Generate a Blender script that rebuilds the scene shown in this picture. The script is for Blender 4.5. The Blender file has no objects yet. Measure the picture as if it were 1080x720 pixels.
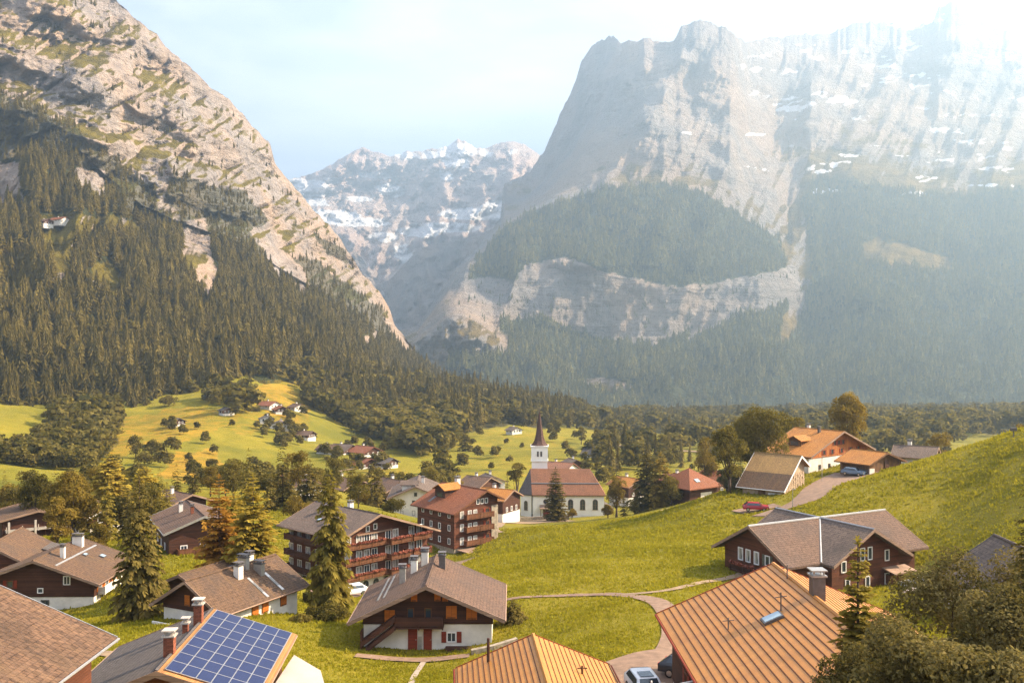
SUN_STR, SKY_STR, EXPOSURE, HAZE, HAZE_G, HAZE_COL = 5.0, 0.092, 1.98, 1.8e-4, 0.50, (0.53, 0.76, 1.0, 1)
import bpy, math, random, time
import numpy as np
from mathutils import Vector, Matrix
T0 = time.time()
random.seed(7)
RNG = np.random.default_rng(11)
scene = bpy.context.scene
col = scene.collection
R = math.radians

# ------------------------------------------------------------------ basics
def P(px, py, d):
    return np.array([(px - 540) * d / 1000.0, d, (360 - py) * d / 1000.0])

def link(o, parent=None):
    col.objects.link(o)
    if parent is not None:
        o.parent = parent
    return o

def tag(o, label=None, cat=None, group=None, kind=None):
    if label: o['label'] = label
    if cat: o['category'] = cat
    if group: o['group'] = group
    if kind: o['kind'] = kind
    return o

def empty(name, loc, rz=0.0, label=None, cat=None, group=None):
    o = bpy.data.objects.new(name, None)
    o.empty_display_size = 0.5
    o.location = loc
    o.rotation_euler = (0, 0, rz)
    link(o)
    return tag(o, label, cat, group)

def mesh_np(name, verts, faces, mat=None, smooth=False, attrs=None, uvs=None):
    """faces: (M,3) or (M,4) int array"""
    me = bpy.data.meshes.new(name)
    verts = np.asarray(verts, dtype=np.float32)
    faces = np.asarray(faces, dtype=np.int32)
    n, k = len(faces), faces.shape[1]
    me.vertices.add(len(verts)); me.vertices.foreach_set('co', verts.ravel())
    me.loops.add(n * k); me.loops.foreach_set('vertex_index', faces.ravel())
    me.polygons.add(n); me.polygons.foreach_set('loop_start', np.arange(0, n * k, k, dtype=np.int32))
    if attrs:
        for an, av in attrs.items():
            a = me.attributes.new(an, 'FLOAT', 'POINT')
            a.data.foreach_set('value', np.asarray(av, dtype=np.float32))
    me.update(calc_edges=True)
    me.polygons.foreach_set('use_smooth', np.full(n, smooth, dtype=bool))
    if mat: me.materials.append(mat)
    return me

def obj(name, me, parent=None, loc=(0, 0, 0), rz=0.0):
    o = bpy.data.objects.new(name, me)
    o.location = loc
    o.rotation_euler = (0, 0, rz)
    return link(o, parent)

class MB:
    """collects boxes, prisms and tubes, builds ONE mesh with metre UVs on every face"""
    def __init__(s): s.v = []; s.f = []
    def add(s, vs, fs):
        b = len(s.v); s.v += [tuple(map(float, q)) for q in vs]; s.f += [tuple(b + i for i in f) for f in fs]
        return s
    def box(s, c, size, rz=0.0, rx=0.0):
        sx, sy, sz = (q / 2 for q in size)
        M = Matrix.Rotation(rz, 3, 'Z') @ Matrix.Rotation(rx, 3, 'X')
        vs = [Vector(c) + M @ Vector((x, y, z)) for z in (-sz, sz) for y in (-sy, sy) for x in (-sx, sx)]
        return s.add(vs, [(0, 2, 3, 1), (4, 5, 7, 6), (0, 1, 5, 4), (2, 6, 7, 3), (0, 4, 6, 2), (1, 3, 7, 5)])
    def prism(s, poly, a, b, axis='y'):
        """polygon in (u,z) extruded along axis from a to b"""
        f = (lambda u, w, t: (u, t, w)) if axis == 'y' else ((lambda u, w, t: (t, u, w)) if axis == 'x' else (lambda u, w, t: (u, w, t)))
        n = len(poly)
        vs = [f(u, w, a) for u, w in poly] + [f(u, w, b) for u, w in poly]
        fs = [tuple(range(n)), tuple(range(2 * n - 1, n - 1, -1))]
        fs += [(i, n + i, n + (i + 1) % n, (i + 1) % n) for i in range(n)]
        return s.add(vs, fs)
    def slab(s, q, t):
        """4 corner quad, thickened downwards by t (vertical)"""
        q = [Vector(p) for p in q]; n = len(q)
        vs = q + [p - Vector((0, 0, t)) for p in q]
        fs = [tuple(range(n)), tuple(range(2 * n - 1, n - 1, -1))] + [(i, n + i, n + (i + 1) % n, (i + 1) % n) for i in range(n)]
        return s.add(vs, fs)
    def tube(s, p, q, r0, r1=None, n=8):
        r1 = r0 if r1 is None else r1
        p, q = Vector(p), Vector(q); ax = (q - p).normalized()
        u = ax.orthogonal().normalized(); w = ax.cross(u)
        vs = [c + (u * math.cos(2 * math.pi * i / n) + w * math.sin(2 * math.pi * i / n)) * r for c, r in ((p, r0), (q, r1)) for i in range(n)]
        fs = [tuple(range(n - 1, -1, -1)), tuple(range(n, 2 * n))] + [(i, (i + 1) % n, n + (i + 1) % n, n + i) for i in range(n)]
        return s.add(vs, fs)
    def mesh(s, name, mat, smooth=False, bevel=0):
        me = bpy.data.meshes.new(name)
        me.from_pydata(s.v, [], s.f); me.update()
        import bmesh
        bm = bmesh.new(); bm.from_mesh(me); bmesh.ops.recalc_face_normals(bm, faces=bm.faces)
        if bevel: bmesh.ops.bevel(bm, geom=list(bm.edges), offset=bevel, segments=2, affect='EDGES', profile=.6)
        uv = bm.loops.layers.uv.new('UVMap')
        Z = Vector((0, 0, 1))
        for f in bm.faces:
            n = f.normal
            u = Z.cross(n)
            u = Vector((1, 0, 0)) if u.length < 1e-3 else u.normalized()
            w = n.cross(u)
            for l in f.loops: l[uv].uv = (l.vert.co.dot(u), l.vert.co.dot(w))
            f.smooth = smooth
        bm.to_mesh(me); bm.free()
        me.materials.append(mat)
        return me
    def build(s, name, mat, parent=None, loc=(0, 0, 0), rz=0.0, smooth=False, bevel=0):
        return obj(name, s.mesh(name, mat, smooth, bevel), parent, loc, rz)

# ------------------------------------------------------------------ noise
_perm = np.random.default_rng(3).permutation(256)
_perm = np.concatenate([_perm, _perm, _perm])
_grad = np.random.default_rng(5).normal(size=(256, 3)); _grad /= np.linalg.norm(_grad, axis=1)[:, None]
def perlin(x, y, z=0.0):
    x, y, z = np.broadcast_arrays(np.asarray(x, float), np.asarray(y, float), np.asarray(z, float))
    xi, yi, zi = (np.floor(q).astype(int) for q in (x, y, z))
    xf, yf, zf = x - xi, y - yi, z - zi
    xi &= 255; yi &= 255; zi &= 255
    u, v, w = (q * q * q * (q * (q * 6 - 15) + 10) for q in (xf, yf, zf))
    out = 0
    for dx in (0, 1):
        for dy in (0, 1):
            for dz in (0, 1):
                g = _grad[_perm[_perm[_perm[xi + dx] + yi + dy] + zi + dz] & 255]
                d = g[..., 0] * (xf - dx) + g[..., 1] * (yf - dy) + g[..., 2] * (zf - dz)
                out = out + d * (u if dx else 1 - u) * (v if dy else 1 - v) * (w if dz else 1 - w)
    return out
def fbm(x, y, z=0.0, oct=5, lac=2.03, gain=0.5):
    s, a, f = 0, 1.0, 1.0
    for i in range(oct):
        s = s + a * perlin(np.asarray(x) * f + 13.7 * i, np.asarray(y) * f + 7.1 * i, np.asarray(z) * f + 3.3 * i)
        a *= gain; f *= lac
    return s
def ridged(x, y, z=0.0, oct=5):
    s, a, f = 0, 1.0, 1.0
    for i in range(oct):
        s = s + a * (1 - 2.2 * np.abs(perlin(np.asarray(x) * f + 5.7 * i, np.asarray(y) * f + 9.1 * i, np.asarray(z) * f)))
        a *= 0.5; f *= 2.1
    return s * 0.5

def inpoly(px, py, poly):
    px, py = np.asarray(px, float), np.asarray(py, float)
    ins = np.zeros(px.shape, bool); n = len(poly)
    for i in range(n):
        x1, y1 = poly[i]; x2, y2 = poly[(i + 1) % n]
        if y1 == y2: continue
        c = ((y1 > py) != (y2 > py)) & (px < (x2 - x1) * (py - y1) / (y2 - y1) + x1)
        ins ^= c
    return ins

# ------------------------------------------------------------------ materials
def new_mat(name):
    m = bpy.data.materials.new(name); m.use_nodes = True
    nt = m.node_tree; nt.nodes.clear()
    return m, nt
def N(nt, t, **kw):
    n = nt.nodes.new(t)
    for k, v in kw.items():
        if k == 'inp':
            for kk, vv in v.items(): n.inputs[kk].default_value = vv
        else: setattr(n, k, v)
    return n
def L(nt, a, b): nt.links.new(a, b)
def ramp(nt, fac, stops, interp='LINEAR'):
    r = N(nt, 'ShaderNodeValToRGB'); cr = r.color_ramp; cr.interpolation = interp
    while len(cr.elements) < len(stops): cr.elements.new(0.5)
    for e, (p, c) in zip(cr.elements, stops): e.position = p; e.color = (*c, 1) if len(c) == 3 else c
    L(nt, fac, r.inputs[0]); return r.outputs[0]
def mixc(nt, fac, a, b, mode='MIX'):
    m = N(nt, 'ShaderNodeMix', data_type='RGBA', blend_type=mode)
    for s, v in ((0, fac), (6, a), (7, b)):
        if hasattr(v, 'links'): L(nt, v, m.inputs[s])
        else: m.inputs[s].default_value = v if s == 0 else (*v, 1)
    return m.outputs[2]
def mathn(nt, op, a, b=0.0, c=None, clamp=False):
    m = N(nt, 'ShaderNodeMath', operation=op, use_clamp=clamp)
    for i, v in enumerate((a, b) if c is None else (a, b, c)):
        if hasattr(v, 'links'): L(nt, v, m.inputs[i])
        else: m.inputs[i].default_value = v
    return m.outputs[0]
def noise(nt, vec, scale, detail=5, rough=0.55, dist=0.0):
    n = N(nt, 'ShaderNodeTexNoise', inp={'Scale': scale, 'Detail': detail, 'Roughness': rough, 'Distortion': dist})
    if vec is not None: L(nt, vec, n.inputs['Vector'])
    return n.outputs['Fac']
def scaled(nt, vec, s):
    m = N(nt, 'ShaderNodeMapping'); m.inputs['Scale'].default_value = s; L(nt, vec, m.inputs[0]); return m.outputs[0]
def finish(nt, color, rough=0.8, bump=None, bstr=0.4, bdist=0.05, metal=0.0, spec=0.3, normal=None):
    p = N(nt, 'ShaderNodeBsdfPrincipled'); o = N(nt, 'ShaderNodeOutputMaterial')
    if hasattr(color, 'links'): L(nt, color, p.inputs['Base Color'])
    else: p.inputs['Base Color'].default_value = (*color, 1)
    if hasattr(rough, 'links'): L(nt, rough, p.inputs['Roughness'])
    else: p.inputs['Roughness'].default_value = rough
    p.inputs['Metallic'].default_value = metal
    p.inputs['Specular IOR Level'].default_value = spec
    if bump is not None:
        b = N(nt, 'ShaderNodeBump', inp={'Strength': bstr, 'Distance': bdist}); L(nt, bump, b.inputs['Height']); L(nt, b.outputs[0], p.inputs['Normal'])
    L(nt, p.outputs[0], o.inputs[0])
    return p
def uvn(nt): return N(nt, 'ShaderNodeUVMap', uv_map='UVMap').outputs[0]
def world_pos(nt): return N(nt, 'ShaderNodeNewGeometry').outputs['Position']
def orand(nt): return N(nt, 'ShaderNodeObjectInfo').outputs['Random']

def mat_plain(name, c, rough=0.6, var=0.25, scale=3.0, spec=0.3, metal=0.0, bstr=0.15):
    m, nt = new_mat(name); pos = world_pos(nt)
    n = noise(nt, pos, scale, 6, 0.6)
    c2 = tuple(q * (1 - var) for q in c); c1 = tuple(min(1, q * (1 + var * 0.6)) for q in c)
    cc = ramp(nt, n, [(0.3, c2), (0.7, c1)])
    finish(nt, cc, rough, n, bstr, 0.03, metal, spec); return m

def mat_wood(name, c, plank=0.18, var=0.45, vertical=False, pale=None):
    m, nt = new_mat(name); uv = uvn(nt)
    sc = (1 / plank, 0.4, 1) if vertical else (0.4, 1 / plank, 1)
    st = N(nt, 'ShaderNodeSeparateXYZ'); L(nt, scaled(nt, uv, sc), st.inputs[0])
    ax = st.outputs[0 if vertical else 1]
    fl = mathn(nt, 'FLOOR', ax); fr = mathn(nt, 'FRACT', ax)
    wn = N(nt, 'ShaderNodeTexWhiteNoise', noise_dimensions='2D')
    cv = N(nt, 'ShaderNodeCombineXYZ'); L(nt, fl, cv.inputs[0]); L(nt, orand(nt), cv.inputs[1]); L(nt, cv.outputs[0], wn.inputs[0])
    grain = noise(nt, scaled(nt, uv, (26, 1.2, 1) if vertical else (1.2, 26, 1)), 1.0, 5, 0.65)
    wear = noise(nt, uv, 0.35, 5, 0.6)
    v = mathn(nt, 'ADD', mathn(nt, 'MULTIPLY', wn.outputs[0], 0.5), mathn(nt, 'MULTIPLY', grain, 0.5))
    cc = ramp(nt, v, [(0.15, tuple(q * (1 - var) for q in c)), (0.85, tuple(q * (1 + var) for q in c))])
    pl = pale or tuple(q * 1.9 + 0.01 for q in c)
    cc = mixc(nt, ramp(nt, wear, [(0.5, (0, 0, 0)), (0.75, (0.55,) * 3)]), cc, pl)
    gap = mathn(nt, 'LESS_THAN', fr, 0.09)
    cc = mixc(nt, mathn(nt, 'MULTIPLY', gap, 0.75), cc, tuple(q * 0.25 for q in c))
    h = mathn(nt, 'SUBTRACT', mathn(nt, 'MULTIPLY', grain, 0.3), gap)
    finish(nt, cc, 0.75, h, 0.5, 0.02); return m

def mat_tile(name, c, c2, tw=0.24, th=0.33, moss=None, mossamt=0.5, grimy=(0.05, 0.04, 0.035), var=1.0):
    m, nt = new_mat(name); uv = uvn(nt)
    b = N(nt, 'ShaderNodeTexBrick', offset=0.5, inp={'Scale': 1.0, 'Mortar Size': 0.03, 'Mortar Smooth': 0.3, 'Bias': 0.0, 'Brick Width': tw, 'Row Height': th,
        'Color1': (*c, 1), 'Color2': (*c2, 1), 'Mortar': (*tuple(q * 0.3 for q in c), 1)})
    L(nt, uv, b.inputs['Vector'])
    st = N(nt, 'ShaderNodeSeparateXYZ'); L(nt, uv, st.inputs[0])
    course = mathn(nt, 'FRACT', mathn(nt, 'DIVIDE', st.outputs[1], th))
    big = noise(nt, uv, 0.22, 6, 0.65); streak = noise(nt, scaled(nt, uv, (1.1, 0.13, 1)), 1.0, 6, 0.65)
    cell = noise(nt, scaled(nt, uv, (1 / tw, 1 / th, 1)), 0.9, 1, 0.5)
    cc = mixc(nt, ramp(nt, cell, [(0.35, (0.0,) * 3), (0.7, (0.5 * var,) * 3)]), b.outputs[0], tuple(min(1, q * 1.55 + 0.02) for q in c))
    cc = mixc(nt, ramp(nt, big, [(0.45, (0, 0, 0)), (0.7, (0.6 * var,) * 3)]), cc, grimy)
    cc = mixc(nt, ramp(nt, streak, [(0.5, (0, 0, 0)), (0.75, (mossamt,) * 3)]), cc, moss or tuple(min(1, q * 1.4 + .03) for q in c2))
    h = mathn(nt, 'SUBTRACT', mathn(nt, 'MULTIPLY', mathn(nt, 'SUBTRACT', 1.0, course), 0.8), mathn(nt, 'MULTIPLY', b.outputs['Fac'], 0.6))
    finish(nt, cc, 0.85, h, 0.6, 0.04); return m

def mat_metal_roof(name, c, c2, rough=0.5):
    m, nt = new_mat(name); uv = uvn(nt)
    st = noise(nt, scaled(nt, uv, (1.6, 0.1, 1)), 1.0, 7, 0.7); big = noise(nt, uv, 0.5, 5, 0.6)
    f = noise(nt, uv, 9.0, 4, 0.7)
    cc = ramp(nt, st, [(0.3, c2), (0.62, c)])
    cc = mixc(nt, ramp(nt, big, [(0.48, (0, 0, 0)), (0.75, (0.4,) * 3)]), cc, tuple(q * 0.6 for q in c2))
    cc = mixc(nt, ramp(nt, f, [(0.55, (0, 0, 0)), (0.75, (0.25,) * 3)]), cc, tuple(q * 0.45 for q in c))
    finish(nt, cc, rough, mathn(nt, 'ADD', st, f), 0.12, 0.03, 0.0, 0.55); return m

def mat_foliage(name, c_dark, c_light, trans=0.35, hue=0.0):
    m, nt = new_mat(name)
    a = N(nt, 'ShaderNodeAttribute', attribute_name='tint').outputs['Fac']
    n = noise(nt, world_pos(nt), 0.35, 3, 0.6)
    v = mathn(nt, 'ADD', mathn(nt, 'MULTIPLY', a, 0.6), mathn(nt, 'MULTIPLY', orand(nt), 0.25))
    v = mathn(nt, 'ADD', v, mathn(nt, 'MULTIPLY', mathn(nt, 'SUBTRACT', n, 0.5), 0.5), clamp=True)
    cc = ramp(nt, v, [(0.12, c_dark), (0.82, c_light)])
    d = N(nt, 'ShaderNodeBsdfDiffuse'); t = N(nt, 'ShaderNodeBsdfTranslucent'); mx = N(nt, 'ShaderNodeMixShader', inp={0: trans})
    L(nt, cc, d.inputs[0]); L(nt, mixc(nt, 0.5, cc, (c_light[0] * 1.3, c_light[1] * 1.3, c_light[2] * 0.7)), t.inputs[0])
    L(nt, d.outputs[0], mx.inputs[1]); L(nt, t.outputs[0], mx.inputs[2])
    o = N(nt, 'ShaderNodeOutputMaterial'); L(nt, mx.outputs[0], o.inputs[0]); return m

M = {}
M['wood'] = mat_wood('dark_wood', (0.06, 0.021, 0.010))
M['wood_red'] = mat_wood('red_wood', (0.10, 0.032, 0.014))
M['wood_orange'] = mat_wood('orange_wood', (0.34, 0.11, 0.025), plank=0.16, vertical=True, var=0.3)
M['wood_mid'] = mat_wood('brown_wood', (0.13, 0.062, 0.025), vertical=True)
M['wood_rail'] = mat_wood('rail_wood', (0.13, 0.05, 0.02), vertical=True, plank=0.14)
M['trim'] = mat_wood('trim_wood', (0.25, 0.16, 0.11), plank=0.3, var=0.25)
M['plaster'] = mat_plain('plaster', (0.68, 0.63, 0.56), 0.9, 0.2, 0.7)
M['church_white'] = mat_plain('lime_wash', (0.80, 0.76, 0.69), 0.9, 0.08, 0.5)
M['stone'] = mat_plain('stone', (0.33, 0.27, 0.2), 0.9, 0.5, 2.2, bstr=0.5)
M['roof_pink'] = mat_tile('brown_tiles', (0.119, 0.06695, 0.04215), (0.09425, 0.05207, 0.03472), mossamt=0.35)
M['roof_near'] = mat_tile('weathered_tiles', (0.1378, 0.07232, 0.03788), (0.06544, 0.03582, 0.02204), tw=0.27, th=0.36, mossamt=0.5, moss=(0.186, 0.1102, 0.0551), grimy=(0.03444, 0.02204, 0.01378))
M['roof_brown'] = mat_tile('brown_shingles', (0.1141, 0.06199, 0.03224), (0.07935, 0.04215, 0.0248), mossamt=0.55, moss=(0.1686, 0.09425, 0.03472))
M['roof_grey'] = mat_tile('grey_shingles', (0.127, 0.0877, 0.06653), (0.09072, 0.0635, 0.05141), mossamt=0.4, moss=(0.1814, 0.127, 0.09072))
M['roof_slate'] = mat_tile('slate', (0.11, 0.09, 0.08), (0.085, 0.07, 0.065), mossamt=0.2, moss=(0.18, 0.15, 0.13), var=0.5)
M['roof_rust'] = mat_tile('red_tiles', (0.2295, 0.0748, 0.02975), (0.187, 0.0595, 0.0255), tw=0.3, th=0.35, mossamt=0.3, moss=(0.306, 0.1275, 0.05525), var=0.5)
M['roof_church'] = mat_tile('church_tiles', (0.235, 0.10, 0.052), (0.195, 0.083, 0.047), tw=0.3, th=0.35, mossamt=0.35, moss=(0.31, 0.16, 0.09), var=0.6)
M['roof_orange'] = mat_tile('orange_tiles', (0.391, 0.1573, 0.02975), (0.323, 0.1275, 0.0255), tw=0.3, th=0.35, mossamt=0.5, moss=(0.442, 0.221, 0.051), var=0.5)
M['roof_barn'] = mat_tile('barn_shingles', (0.34, 0.2, 0.075), (0.28, 0.165, 0.065), mossamt=0.5, moss=(0.42, 0.27, 0.09), var=0.5)
M['metal_orange'] = mat_metal_roof('orange_sheet_metal', (0.46, 0.188, 0.025), (0.37, 0.138, 0.018), 0.5)
M['metal_dark'] = mat_plain('dark_metal', (0.10, 0.085, 0.08), 0.5, 0.3, 4, 0.5)
M['metal_pale'] = mat_plain('pale_metal', (0.42, 0.40, 0.38), 0.4, 0.2, 4, 0.5, 0.6)
M['white'] = mat_plain('white_paint', (0.75, 0.72, 0.68), 0.6, 0.1, 4)
M['concrete'] = mat_plain('concrete', (0.42, 0.37, 0.32), 0.9, 0.25, 2)
M['shutter_orange'] = mat_wood('orange_shutters', (0.45, 0.13, 0.014), plank=0.1, var=0.2)
M['trim_orange'] = mat_wood('eave_boards', (0.30, 0.135, 0.045), plank=0.12, var=0.3)
M['shutter_red'] = mat_wood('red_shutters', (0.22, 0.035, 0.014), plank=0.1, var=0.2)
M['shutter_green'] = mat_wood('green_shutters', (0.13, 0.12, 0.08), plank=0.1, var=0.2)
M['brick_red'] = mat_tile('chimney_bricks', (0.30, 0.085, 0.035), (0.22, 0.06, 0.03), tw=0.25, th=0.08)
M['flowers'] = mat_plain('geraniums', (0.20, 0.055, 0.03), 0.9, 0.9, 5.0, bstr=1.0)
M['tyre'] = mat_plain('rubber', (0.02, 0.02, 0.02), 0.9)
M['rim'] = mat_plain('alloy', (0.5, 0.5, 0.5), 0.3, metal=0.9)
M['car_red'] = mat_plain('red_paint', (0.30, 0.012, 0.02), 0.25, 0.08, 2, 0.6, bstr=0)
M['car_white'] = mat_plain('white_car_paint', (0.75, 0.73, 0.72), 0.25, 0.05, 2, 0.6, bstr=0)
M['car_blue'] = mat_plain('blue_paint', (0.12, 0.17, 0.24), 0.25, 0.08, 2, 0.6, bstr=0)
M['car_dark'] = mat_plain('dark_paint', (0.03, 0.03, 0.035), 0.25, 0.08, 2, 0.6, bstr=0)
M['lamp_red'] = mat_plain('red_lens', (0.4, 0.02, 0.02), 0.2)
M['cloth_white'] = mat_plain('pale_canvas', (0.42, 0.34, 0.30), 0.9, 0.12, 0.6)
M['cloth_red'] = mat_plain('red_fabric', (0.4, 0.02, 0.03), 0.9)
M['bark'] = mat_plain('bark', (0.075, 0.05, 0.033), 0.95, 0.5, 3.0, bstr=0.6)
def mat_glass():
    m, nt = new_mat('window_glass'); finish(nt, (0.035, 0.045, 0.055), 0.08, spec=0.8); return m
M['glass'] = mat_glass()
M['spire'] = mat_tile('spire_shingles', (0.10, 0.048, 0.034), (0.08, 0.04, 0.03), mossamt=.2, var=.4)
M['seam'] = mat_plain('lap_shadow_brown', (0.11, 0.035, 0.012), 0.8)  # dark brown paints the shadow lines along the roof laps
def mat_curtain():
    m, nt = new_mat('curtained_glass'); uv = uvn(nt)
    n = noise(nt, scaled(nt, uv, (6, 0.6, 1)), 1, 3)
    finish(nt, ramp(nt, n, [(0.42, (0.05, 0.06, 0.065)), (0.55, (0.45, 0.42, 0.36))], 'LINEAR'), 0.2, spec=0.6); return m
M['curtain'] = mat_curtain()
def mat_solar():
    m, nt = new_mat('solar_cells'); uv = uvn(nt)
    b = N(nt, 'ShaderNodeTexBrick', offset=0.0, inp={'Scale': 1.0, 'Mortar Size': 0.006, 'Brick Width': 0.16, 'Row Height': 0.16,
        'Color1': (0.009, 0.014, 0.055, 1), 'Color2': (0.012, 0.019, 0.07, 1), 'Mortar': (0.03, 0.04, 0.10, 1)})
    L(nt, uv, b.inputs['Vector'])
    n = noise(nt, uv, 0.5, 3)
    finish(nt, mixc(nt, mathn(nt, 'MULTIPLY', n, 0.35), b.outputs[0], (0.022, 0.03, 0.085)), 0.3, spec=0.18); return m
M['solar'] = mat_solar()
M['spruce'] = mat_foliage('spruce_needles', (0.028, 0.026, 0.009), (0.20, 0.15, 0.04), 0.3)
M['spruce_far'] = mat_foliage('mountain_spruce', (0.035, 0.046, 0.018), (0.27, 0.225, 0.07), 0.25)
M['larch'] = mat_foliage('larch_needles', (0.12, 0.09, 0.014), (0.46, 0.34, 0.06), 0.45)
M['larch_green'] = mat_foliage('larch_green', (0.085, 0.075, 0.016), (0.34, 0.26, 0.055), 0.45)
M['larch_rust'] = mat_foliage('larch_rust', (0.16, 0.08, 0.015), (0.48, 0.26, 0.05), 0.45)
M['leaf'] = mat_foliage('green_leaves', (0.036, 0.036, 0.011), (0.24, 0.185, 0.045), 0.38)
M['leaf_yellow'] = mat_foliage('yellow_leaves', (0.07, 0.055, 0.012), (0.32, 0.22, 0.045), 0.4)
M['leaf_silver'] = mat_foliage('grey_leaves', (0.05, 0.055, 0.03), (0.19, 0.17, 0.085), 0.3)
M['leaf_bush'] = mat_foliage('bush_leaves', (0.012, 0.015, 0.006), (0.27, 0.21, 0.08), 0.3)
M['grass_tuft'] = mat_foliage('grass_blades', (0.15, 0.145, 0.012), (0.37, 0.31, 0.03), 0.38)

def mat_ground():
    m, nt = new_mat('meadow_ground'); pos = world_pos(nt)
    wood = N(nt, 'ShaderNodeAttribute', attribute_name='wood').outputs['Fac']
    dry = N(nt, 'ShaderNodeAttribute', attribute_name='dry').outputs['Fac']
    mow = N(nt, 'ShaderNodeAttribute', attribute_name='mown').outputs['Fac']
    big = noise(nt, pos, 0.022, 5, 0.6, 0.5); mid = noise(nt, pos, 0.16, 5, 0.65); fine = noise(nt, pos, 2.6, 4, 0.7); tiny = noise(nt, pos, 9.0, 3, 0.7)
    v = mathn(nt, 'ADD', mathn(nt, 'MULTIPLY', big, 0.45), mathn(nt, 'ADD', mathn(nt, 'MULTIPLY', mid, 0.3), mathn(nt, 'MULTIPLY', fine, 0.35)))
    g = ramp(nt, v, [(0.36, (0.10, 0.096, 0.010)), (0.52, (0.185, 0.16, 0.014)), (0.68, (0.27, 0.205, 0.02))])
    o = ramp(nt, v, [(0.38, (0.20, 0.13, 0.012)), (0.62, (0.38, 0.21, 0.02))])
    df = mathn(nt, 'ADD', dry, mathn(nt, 'MULTIPLY', mathn(nt, 'SUBTRACT', mid, 0.5), 1.2))
    cc = mixc(nt, ramp(nt, df, [(0.35, (0, 0, 0)), (0.75, (1, 1, 1))]), g, o)
    cc = mixc(nt, ramp(nt, noise(nt, pos, 0.011, 4, 0.6, 0.8), [(0.5, (0, 0, 0)), (0.66, (0.6,) * 3)]), cc, (0.075, 0.088, 0.012))
    cc = mixc(nt, mow, cc, (0.16, 0.15, 0.014))
    cc = mixc(nt, ramp(nt, tiny, [(0.45, (0, 0, 0)), (0.8, (0.35,) * 3)]), cc, (0.06, 0.055, 0.012))
    w = ramp(nt, mid, [(0.35, (0.03, 0.03, 0.010)), (0.7, (0.075, 0.06, 0.02))])
    cc = mixc(nt, wood, cc, w)
    finish(nt, cc, 0.95, mathn(nt, 'ADD', fine, mathn(nt, 'MULTIPLY', tiny, 0.6)), 0.9, 0.25, spec=0.1); return m

def mat_rock(name, c_lo, c_hi, warm, grass_c, strata=1.0, bs=1.0, sn_amp=1.4, floor_c=(0.03, 0.032, 0.012)):
    m, nt = new_mat(name); g = N(nt, 'ShaderNodeNewGeometry'); pos = g.outputs['Position']
    S = 1.0 / bs
    sn = N(nt, 'ShaderNodeAttribute', attribute_name='snow').outputs['Fac']
    fo = N(nt, 'ShaderNodeAttribute', attribute_name='forest').outputs['Fac']
    gr = N(nt, 'ShaderNodeAttribute', attribute_name='grass').outputs['Fac']
    n1 = noise(nt, pos, 0.012 * S, 8, 0.68, 0.6); n2 = noise(nt, scaled(nt, pos, (0.09 * S, 0.09 * S, 0.012 * S)), 1, 6, 0.7)
    n3 = noise(nt, scaled(nt, pos, (0.02 * S, 0.02 * S, 0.16 * S)), 1.0, 6, 0.7, 0.4)
    v = mathn(nt, 'ADD', mathn(nt, 'MULTIPLY', n1, 0.4), mathn(nt, 'ADD', mathn(nt, 'MULTIPLY', n2, 0.35), mathn(nt, 'MULTIPLY', n3, 0.25)))
    c = ramp(nt, v, [(0.36, c_lo), (0.5, tuple((a + b) / 2 for a, b in zip(c_lo, c_hi))), (0.62, c_hi)])
    c = mixc(nt, ramp(nt, noise(nt, pos, 0.006 * S, 5, 0.6), [(0.42, (0, 0, 0)), (0.62, (0.75,) * 3)]), c, warm)
    crack = ramp(nt, noise(nt, scaled(nt, pos, (0.05 * S, 0.05 * S, 0.09 * S)), 1.0, 9, 0.75, 1.0), [(0.36, (1, 1, 1)), (0.44, (0, 0, 0))])
    c = mixc(nt, mathn(nt, 'MULTIPLY', crack, 0.55), c, tuple(q * 0.35 for q in c_lo))
    st = N(nt, 'ShaderNodeSeparateXYZ'); L(nt, g.outputs['Normal'], st.inputs[0])
    gm = mathn(nt, 'ADD', mathn(nt, 'ADD', st.outputs[2], mathn(nt, 'MULTIPLY', mathn(nt, 'SUBTRACT', n1, 0.5), 1.3)), gr)
    gfac = ramp(nt, gm, [(0.70, (0, 0, 0)), (0.82, (1, 1, 1))])
    gcol = ramp(nt, noise(nt, pos, 0.03 * S, 5, 0.6), [(0.35, tuple(q * 0.45 for q in grass_c)), (0.65, grass_c)])
    c = mixc(nt, gfac, c, gcol)
    c = mixc(nt, fo, c, mixc(nt, n2, floor_c, tuple(q * 2.2 for q in floor_c)))
    sf = mathn(nt, 'ADD', sn, mathn(nt, 'MULTIPLY', mathn(nt, 'SUBTRACT', n1, 0.5), sn_amp))
    c = mixc(nt, ramp(nt, sf, [(0.42, (0, 0, 0)), (0.6, (1, 1, 1))]), c, (0.72, 0.72, 0.74))
    h = mathn(nt, 'ADD', mathn(nt, 'MULTIPLY', n1, 1.0), mathn(nt, 'ADD', mathn(nt, 'MULTIPLY', n2, 0.35), mathn(nt, 'MULTIPLY', n3, 0.45 * strata)))
    finish(nt, c, 0.95, h, 1.0, 17.0 * bs, spec=0.1); return m
M['ground'] = mat_ground()
M['rock_near'] = mat_rock('limestone', (0.1628, 0.1406, 0.1332), (0.4144, 0.3552, 0.3182), (0.3996, 0.2738, 0.185), (0.1628, 0.1258, 0.0185), 1.2, 1.0)
M['rock_far'] = mat_rock('far_limestone', (0.124, 0.1147, 0.1116), (0.3224, 0.2852, 0.2604), (0.3224, 0.2294, 0.1612), (0.186, 0.124, 0.0279), 1.0, 2.6)
M['rock_snow'] = mat_rock('alpine_rock', (0.255, 0.2125, 0.1955), (0.51, 0.425, 0.391), (0.493, 0.357, 0.2975), (0.17, 0.1275, 0.085), 0.6, 4.2, .55)
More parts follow.
